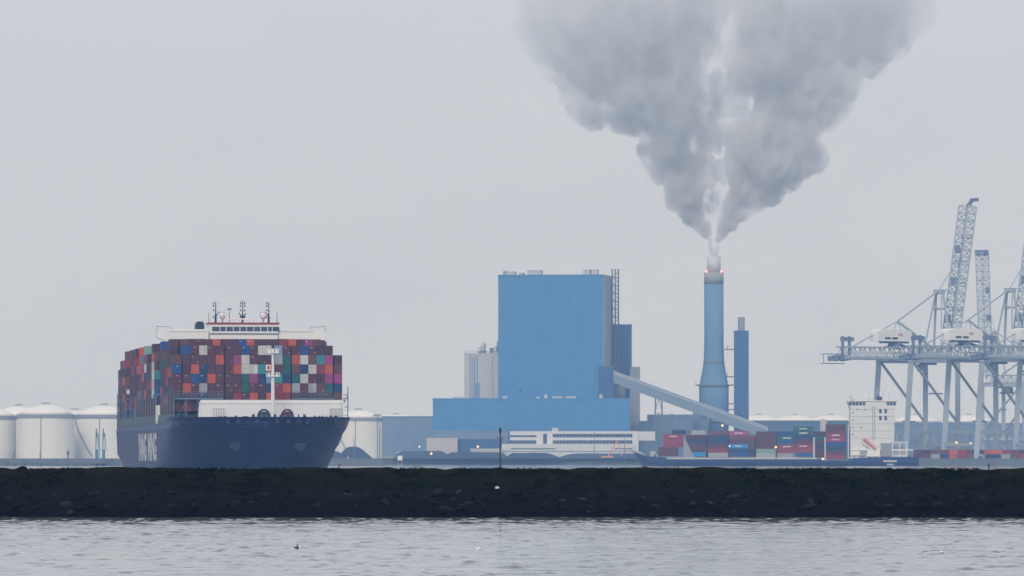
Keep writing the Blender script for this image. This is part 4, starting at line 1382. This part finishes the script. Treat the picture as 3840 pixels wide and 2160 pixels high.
def quay_crane(px, Y, label, s=1.0, flip=1, boom_tip=(17, 95), goose=True):
    """px = picture column of the middle between the landward legs"""
    ct = Vector((CT.x * flip, CT.y, 0))
    cw = Vector((CW.x, CW.y * flip, 0)) if flip > 0 else Vector((-CW.x, CW.y, 0))
    root = empty('quay_crane', (X(px, Y), Y, GZ), 0, label, 'crane', 'container cranes on the far quay')

    def P(t, w, z): return (ct * t + cw * w) * s + Vector((0, 0, z * s))
    def y_(py_): return Z(py_, 4600.0) - GZ
    zg, zt = y_(1345), y_(1300)
    GA, T2 = 42.0, 15.0
    for t, w in ((0, -T2), (0, T2), (GA, -T2), (GA, T2)):
        m = MB()
        m.bar(P(t - (5.5 if t == 0 else 0), w, 0), P(t, w, zg + 2), (3.4 if t == 0 else 3.2) * s)
        m.build('leg', CRANE, root)
    for w in (-T2, T2):
        m = MB(); m.bar(P(-5, w, 17), P(GA, w, 17), 2.0 * s); m.build('portal_beam', CRANE, root)
        m = MB(); m.bar(P(-2, w, zg - 1), P(GA, w, zg - 1), 2.2 * s); m.build('upper_beam', CRANE, root)
        m = MB(); m.bar(P(1, w, zg - 1), P(GA - 1, w, 24), 1.25 * s); m.build('diagonal_brace', CRANE, root)
    for t in (-5, GA):
        m = MB(); m.bar(P(t, -T2, 9), P(t, T2, 9), 1.8 * s); m.bar(P(t * (.2 if t < 0 else 1), -T2, zg), P(t * (.2 if t < 0 else 1), T2, zg), 1.8 * s); m.build('cross_beam', CRANE, root)
        for w in (-T2, T2):
            m = MB(); m.bar(P(t, w - 4, .8), P(t, w + 4, .8), 1.6 * s); m.build('bogie', CRANED, root)
    m = MB(); m.truss(P(-49, 0, (zg + zt) / 2), P(GA + 5, 0, (zg + zt) / 2), 8 * s, (zt - zg) * s, cw, 22, .9 * s, .4 * s)
    m.bar(P(-49, -4, zg + 1), P(GA + 5, -4, zg + 1), 1.6 * s); m.bar(P(-49, 4, zg + 1), P(GA + 5, 4, zg + 1), 1.6 * s)
    m.build('girder', CRANE, root)
    m = MB()
    for z in (zg - 3, zg + 3): m.bar(P(-64, -3, z), P(-48, -3, z), .5 * s); m.bar(P(-64, 3, z), P(-48, 3, z), .5 * s)
    m.bar(P(-64, 0, zg - 3), P(-64, 0, zg + 3), .5 * s)
    for a in (-57, -52, -46): m.bar(P(a, -3, zg), P(a + 4, 3, zg + 1), 3.2 * s)
    m.build('back_platform', CRANED, root)
    m = MB()
    for a in (-47, -41): m.bar(P(a, 0, zg + 2), P(a, 0, zt + 7), 2.0 * s)
    m.bar(P(-48, 0, zt + 5), P(-38, 0, zt + 5), 2.6 * s); m.build('counterweight_gear', CRANED, root)
    # machinery house
    h0, h1 = y_(1277), y_(1240)
    ang = math.atan2(ct.y, ct.x)
    hm = MB(); hm.box(-15 * s, 15 * s, -5 * s, 5 * s, 0, (h1 - h0) * s)
    hm.prism([(-15 * s, (h1 - h0) * s), (15 * s, (h1 - h0) * s), (12 * s, (h1 - h0 + 1.2) * s), (-9 * s, (h1 - h0 + 1.2) * s)], -5 * s, 5 * s)
    house = hm.build('machinery_house', WHITE, root, P(-5 + 0, 0, h0), False, ang if flip > 0 else ang)
    for a in (-9, -2.5):
        w = MB(); w.box(a * s, (a + 5) * s, -5.15 * s, -4.9 * s, 1.4 * s, 2.6 * s); w.build('vent_slot', DARK, house)
    w = MB(); w.box(3 * s, 7 * s, -5.15 * s, -4.9 * s, 3.6 * s, 5.2 * s); w.build('company_mark', mat('faded_red_mark', (.65, .38, .36), .6, .05, 1), house)
    m = MB(); m.bar(P(-2, 0, zt), P(-1, 0, h0), 7 * s); m.bar(P(-14, 0, h0 - .6), P(12, 0, h0 - .6), 1.2 * s); m.bar(P(-10, 0, zt), P(4, 0, h0 - 2), 1.4 * s); m.bar(P(12, 0, zt), P(4, 0, h0 - 2), 1.4 * s)
    m.build('house_support', CRANED, root)
    # mast and stays
    za = y_(1080)
    ma = Vector(P(GA - 2.5, 0, za))
    m = MB()
    for w in (-5, 5):
        m.bar(P(GA + 1, w * 1.6, zt), P(GA - 2, w * .6, za), 1.5 * s); m.bar(P(GA - 8, w * 1.6, zt), P(GA - 3, w * .6, za - 4), 1.1 * s)
    m.bar(P(GA - 2, -5, za - 12), P(GA - 2, 5, za - 12), 1.2 * s); m.bar(P(GA - 2, -4, za - 1), P(GA - 2, 4, za - 1), 3.2 * s); m.bar(P(GA - 8, 0, za - 12), P(GA + 4, 0, za - 12), 1.2 * s)
    m.build('mast', CRANE, root)
    nd = Vector(P(2, 0, y_(1200)))
    for a, b, w_ in ((ma, nd, .9), (nd, Vector(P(-39, 0, zt)), .7), (nd, Vector(P(32, 0, zt + 1)), 1.2), (nd, Vector(P(-2, 0, h1)), .45), (nd, Vector(P(6, 0, h1)), .45)):
        m = MB(); m.bar(a, b, w_ * s); m.build('stay', CRANE, root)
    # raised boom
    hg = Vector(P(GA + 7, 0, zg + 6))
    tip = Vector(P(GA + 7 + boom_tip[0], 0, zg + 6 + boom_tip[1]))
    m = MB(); m.truss(hg, tip, 9 * s, 7 * s, cw, 20, 1.0 * s, .42 * s)
    d = (tip - hg)
    for f_ in (.14, .28, .47, .62, .78): m.bar(hg + d * f_ - ct * 5 * s, hg + d * f_ + ct * 7 * s, .8 * s)
    m.build('boom', CRANE, root)
    m = MB()
    if goose: m.bar(tip, tip + ct * 4 * s + Vector((0, 0, 4 * s)), 2 * s); m.bar(tip + ct * 3 * s + Vector((0, 0, 4 * s)), tip + ct * 9 * s + Vector((0, 0, 4.5 * s)), 2.2 * s)
    else: m.bar(tip - ct * 5 * s, tip + ct * 6 * s, 5 * s)
    m.build('boom_head', CRANED, root)
    for f_ in (.22, .48, .7):
        c_ = hg + d * f_ - ct * 4.5 * s
        m = MB(); m.bar(c_ - Vector((0, 0, 2.6 * s)), c_ + Vector((0, 0, 2.6 * s)), 3.2 * s); m.build('boom_sheave', CRANED, root)
    for f_, w_ in ((.62, .5), (.42, .5)):
        m = MB(); m.bar(ma, hg + d * f_ - ct * 4 * s, w_ * s); m.build('boom_stay', CRANE, root)
    # trolley with cab
    m = MB(); m.bar(P(24, 0, zg - 1.5), P(36, 0, zg - 1.5), 3.4 * s); m.bar(P(22, 0, zg - 5), P(27, 0, zg - 5), 4.5 * s); m.build('trolley', CRANED, root)
    m = MB(); m.bar(P(GA * .5, -T2, 24), P(GA * .5 + 12, -T2, 24), .9 * s); m.bar(P(16, T2, 42), P(28, T2, 42), .9 * s); m.build('walkway', STEEL, root)


quay_crane(3357, 4640, 'quay crane with raised boom standing closest to the white deckhouse')
quay_crane(3622, 4598, 'middle quay crane with raised boom and white machinery house')
quay_crane(3890, 4586, 'quay crane farthest from the white deckhouse, only its landward half visible')
quay_crane(3870, 5300, 'hazy far quay crane with its boom leaning the opposite way', .86, -1, (5, 108), False)

# container yard under the cranes
rs3 = random.Random(12)
for i in range(26):
    px = 3425 + (i % 13) * 33 + rs3.uniform(-3, 3)
    key = rs3.choice('RKKNMGmNMO')
    base = Z(0, 1)
    Yd = 4582 + (i // 13) * 3
    t = 0 if i < 13 else 1
    o = side_container(px, 0, key, Yd, f"{CC[key][0]} container on the quay under the cranes, {'lower' if t == 0 else 'upper'} row, {ORD[i % 13]} from the deckhouse end", 'containers on the quay under the cranes', True)
    o.location.z = GZ + t * 2.76
    if t: o.location.y = 4582
# long low gantry behind the crane feet
root = empty('stacking_gantry', (X(3350, 4680), 4680, GZ), 0, 'long pale lattice gantry on posts running behind the quay crane feet', 'gantry')
gx_ = X(3900, 4680) - X(3350, 4680)
z0_, z1_ = Z(1658, 4680) - GZ, Z(1618, 4680) - GZ
m = MB(); m.bar((0, 0, z0_), (gx_, 0, z0_), 1.3); m.build('lower_chord', CRANE, root)
m = MB(); m.bar((0, 0, z1_), (gx_, 0, z1_), .9); m.build('upper_chord', CRANE, root)
m = MB()
for i in range(24): m.bar((gx_ * i / 24, 0, z0_ if i % 2 else z1_), (gx_ * (i + 1) / 24, 0, z1_ if i % 2 else z0_), .45)
m.build('lattice', CRANE, root)
for i in range(8):
    m = MB(); m.bar((gx_ * (i + .2) / 8, .4, 0), (gx_ * (i + .2) / 8, .4, z1_), 1.4); m.build('post', CRANE, root)
rr = random.Random(31)
for i in range(9):
    px_, w_, h_ = 3440 + i * 46 + rr.uniform(-8, 8), rr.uniform(14, 34), rr.uniform(10, 34)
    building('dock_hut', px_, px_ + w_, 1716 - h_, rr.choice((GREYC, LGREYC, MBLUEC, DBLUEC)), ORD[i] + ' small dock hut behind the quay containers counting from the deckhouse end', 'hut', 4690 + i, 5)
m = MB(); m.box(X(3470, 4700), X(3666, 4700), 4698, 4712, GZ, Z(1690, 4700)); m.box(X(3500, 4700), X(3640, 4700), 4700, 4710, Z(1690, 4700), Z(1675, 4700))
tag(m.build('service_shed', GREYC), 'pale grey stepped service shed behind the crane feet', 'shed')

# ------------------------------------------------------------------ steam plume
YPL = YC


def plume():
    """puffs of steam in two rolls, merged into one billowing closed skin that holds an even steam volume"""
    g = YPL / F
    edge = [(962, 2655, 2698, 2677), (930, 2650, 2704, 2677), (890, 2634, 2722, 2677), (850, 2596, 2766, 2678), (810, 2552, 2806, 2680), (760, 2505, 2870, 2684), (720, 2478, 2920, 2688), (660, 2446, 3005, 2694), (600, 2415, 3075, 2698),
            (540, 2390, 3105, 2705), (470, 2330, 3135, 2712), (400, 2250, 3170, 2716), (330, 2130, 3190, 2716), (260, 2060, 3260, 2710), (180, 1985, 3340, 2700), (90, 1950, 3430, 2690), (0, 1930, 3530, 2690), (-110, 1900, 3640, 2690), (-200, 1960, 3600, 2690)]
    ey = np.array([e[0] for e in edge])[::-1]

    def at(py_):
        return [float(np.interp(py_, ey, np.array([e[k] for e in edge])[::-1])) for k in (1, 2, 3)]
    r = random.Random(77)
    pts_, rad = [], []
    py_ = 968.0
    while py_ > -170:
        xl, xr, xc = at(py_)
        wid = (xr - xl) / 2
        xc += wid * (.05 * math.sin(py_ / 47.0) + .03 * math.sin(py_ / 19.0 + 1))
        for side in (-1, 1):
            lo, hi = (xl, xc) if side < 0 else (xc, xr)
            half = (hi - lo) / 2
            mid = (lo + hi) / 2
            n_ = 5 if py_ < 900 else 3
            for _ in range(n_):
                pr = half * r.uniform(.20, .46) if py_ < 925 else half * r.uniform(.5, .7)
                gap = half * ((.16 + .09 * math.sin(py_ / 55.0) + (.07 if 300 < py_ < 520 else 0) - (.40 if py_ < 130 else .12 if py_ < 230 else 0)) if py_ < 900 else -.3)
                room = max(0, half - pr - max(0, gap) * .5)
                u = r.uniform(-1, 1)
                x = mid + u * room + side * gap * .5 + (side * r.uniform(0, .16) * half if u * side > .5 else 0)
                dep = math.sqrt(max(0, 1 - u * u)) * half * .85
                y = r.uniform(-1, 1) * dep
                if side * (x - xc) < 0 and py_ < 900: y = abs(y) + half * .3
                pts_.append(((x - 2677) * g, y * g, (962 - (py_ + r.uniform(-.5, .5) * wid * .12)) * g))
                rad.append(pr * g)
        # thinner steam far behind the gap
        if py_ < 800 and r.random() < .38:
            pr = wid * r.uniform(.10, .17)
            pts_.append(((xc + r.uniform(-.12, .16) * wid - 2677) * g, wid * r.uniform(.45, .6) * g, (962 - py_) * g)); rad.append(pr * g)
        py_ -= max(5.0, wid * .085)
    me = bpy.data.meshes.new('plume_seed')
    me.from_pydata(pts_, [], [])
    at_ = me.attributes.new('rad', 'FLOAT', 'POINT')
    at_.data.foreach_set('value', rad)
    tmp = bpy.data.objects.new('plume_seed', me)
    COL.objects.link(tmp)
    ng = bpy.data.node_groups.new('plume_skin', 'GeometryNodeTree')
    ng.interface.new_socket('Geometry', in_out='INPUT', socket_type='NodeSocketGeometry')
    ng.interface.new_socket('Geometry', in_out='OUTPUT', socket_type='NodeSocketGeometry')
    N, Lk = ng.nodes.new, ng.links.new
    gi, go = N('NodeGroupInput'), N('NodeGroupOutput')
    mp_ = N('GeometryNodeMeshToPoints')
    na = N('GeometryNodeInputNamedAttribute'); na.data_type = 'FLOAT'; na.inputs['Name'].default_value = 'rad'
    pv_ = N('GeometryNodePointsToVolume'); pv_.resolution_mode = 'VOXEL_SIZE'
    pv_.inputs['Voxel Size'].default_value = 1.25
    pv_.inputs['Density'].default_value = 1.0
    vm = N('GeometryNodeVolumeToMesh'); vm.resolution_mode = 'GRID'
    vm.inputs['Threshold'].default_value = .25
    Lk(gi.outputs[0], mp_.inputs['Mesh']); Lk(na.outputs['Attribute'], mp_.inputs['Radius'])
    Lk(mp_.outputs[0], pv_.inputs['Points']); Lk(na.outputs['Attribute'], pv_.inputs['Radius'])
    Lk(pv_.outputs[0], vm.inputs['Volume']); Lk(vm.outputs[0], go.inputs[0])
    md = tmp.modifiers.new('skin', 'NODES'); md.node_group = ng
    dg = bpy.context.evaluated_depsgraph_get(); dg.update()
    mesh = bpy.data.meshes.new_from_object(tmp.evaluated_get(dg))
    bpy.data.objects.remove(tmp); bpy.data.node_groups.remove(ng)
    nv = len(mesh.vertices)
    co = np.zeros(nv * 3, np.float32); mesh.vertices.foreach_get('co', co); co = co.reshape(-1, 3)
    no = np.zeros(nv * 3, np.float32); mesh.vertices.foreach_get('normal', no); no = no.reshape(-1, 3)
    wz = np.interp(962 - co[:, 2] / g, ey, np.array([(e[2] - e[1]) / 2 for e in edge])[::-1]) * g
    disp = np.zeros(nv)
    for i in range(nv):
        w = wz[i]
        q1 = Vector((co[i, 0], co[i, 1], co[i, 2])) / (w * .16)
        q2 = q1 * 2.7
        disp[i] = w * (.095 * (.30 - abs(mnoise.noise(q1))) * 2 + .055 * (.30 - abs(mnoise.noise(q2))) * 2 + .03 * (.3 - abs(mnoise.noise(q1 * 6.1))) * 2)
    co += no * disp[:, None]
    mesh.vertices.foreach_set('co', co.ravel()); mesh.update()
    tmp = bpy.data.objects.new('plume_skin', mesh)
    COL.objects.link(tmp)
    rm = tmp.modifiers.new('remesh', 'REMESH'); rm.mode = 'VOXEL'; rm.voxel_size = 1.15
    dg = bpy.context.evaluated_depsgraph_get(); dg.update()
    m2 = bpy.data.meshes.new_from_object(tmp.evaluated_get(dg))
    bpy.data.objects.remove(tmp); bpy.data.meshes.remove(mesh)
    # keep only the outer skin: drop inner bubbles and loose scraps
    nv = len(m2.vertices)
    V = np.zeros(nv * 3, np.float32); m2.vertices.foreach_get('co', V); V = V.reshape(-1, 3)
    E = np.zeros(len(m2.edges) * 2, np.int32); m2.edges.foreach_get('vertices', E); E = E.reshape(-1, 2)
    lab = np.arange(nv)
    while True:
        old = lab.copy()
        np.minimum.at(lab, E[:, 0], lab[E[:, 1]]); np.minimum.at(lab, E[:, 1], lab[E[:, 0]])
        lab = lab[lab]; lab = lab[lab]
        if (lab == old).all(): break
    big = np.bincount(lab, minlength=nv).argmax()
    keep = lab == big
    P_ = [tuple(p.vertices) for p in m2.polygons if keep[p.vertices[0]]]
    idx = -np.ones(nv, np.int64); idx[keep] = np.arange(keep.sum())
    mesh = bpy.data.meshes.new('steam_plume')
    mesh.from_pydata(V[keep].tolist(), [], [tuple(int(idx[k_]) for k_ in f_) for f_ in P_])
    mesh.update(); mesh.shade_smooth()
    bpy.data.meshes.remove(m2)
    pm = bpy.data.materials.new('steam')
    pm.use_nodes = True
    n = pm.node_tree
    n.nodes.clear()
    out = n.nodes.new('ShaderNodeOutputMaterial')
    pv = n.nodes.new('ShaderNodeVolumePrincipled')
    pv.inputs['Color'].default_value = (.974, .979, .988, 1)
    pv.inputs['Density Attribute'].default_value = ''
    n.links.new(pv.outputs[0], out.inputs['Volume'])
    t = n.nodes.new('ShaderNodeTexCoord')
    sp = n.nodes.new('ShaderNodeSeparateXYZ'); n.links.new(t.outputs['Object'], sp.inputs[0])
    a1 = n.nodes.new('ShaderNodeMath'); a1.operation = 'MULTIPLY_ADD'; a1.inputs[1].default_value, a1.inputs[2].default_value = 1.0, 4.0
    n.links.new(sp.outputs['Z'], a1.inputs[0])
    a2 = n.nodes.new('ShaderNodeMath'); a2.operation = 'DIVIDE'; a2.inputs[0].default_value = PLUME_K
    n.links.new(a1.outputs[0], a2.inputs[1])
    nz = n.nodes.new('ShaderNodeTexNoise'); nz.inputs['Scale'].default_value = .045; nz.inputs['Detail'].default_value = 4; nz.inputs['Roughness'].default_value = .6
    n.links.new(t.outputs['Object'], nz.inputs['Vector'])
    mr = n.nodes.new('ShaderNodeMapRange'); mr.interpolation_type = 'SMOOTHSTEP'
    mr.inputs['From Min'].default_value, mr.inputs['From Max'].default_value = .36, .64
    mr.inputs['To Min'].default_value, mr.inputs['To Max'].default_value = .12, 1.7
    n.links.new(nz.outputs['Fac'], mr.inputs['Value'])
    a3 = n.nodes.new('ShaderNodeMath'); a3.operation = 'MULTIPLY'
    n.links.new(a2.outputs[0], a3.inputs[0]); n.links.new(mr.outputs[0], a3.inputs[1])
    n.links.new(a3.outputs[0], pv.inputs['Density'])
    try: pm.cycles.volume_step_rate = .12
    except Exception: pass
    mesh.materials.append(pm)
    o = link('steam_plume', mesh, None, (cx, YPL, Z(962, YPL)))
    tag(o, 'huge grey-white steam plume widening upward from the chimney top', 'steam', kind='stuff')
    print('plume', nv)


PLUME_K = 4.8
plume()

# ------------------------------------------------------------------ haze: the damp air over the whole harbour
hm = bpy.data.materials.new('haze')
hm.use_nodes = True
n = hm.node_tree
n.nodes.clear()
out = n.nodes.new('ShaderNodeOutputMaterial')
pv = n.nodes.new('ShaderNodeVolumePrincipled')
pv.inputs['Color'].default_value = (*HAZE_COLOR, 1)
pv.inputs['Density'].default_value = HAZE_DENSITY
pv.inputs['Absorption Color'].default_value = (1, 1, 1, 1)   # clear moist air: scatters, does not absorb
pv.inputs['Density Attribute'].default_value = ''
n.links.new(pv.outputs[0], out.inputs['Volume'])
m = MB(); m.box(-2000, 2000, -200, 12000, -2.5, 440)
tag(m.build('haze', hm), 'pale bluish haze filling the air over the harbour', kind='stuff')
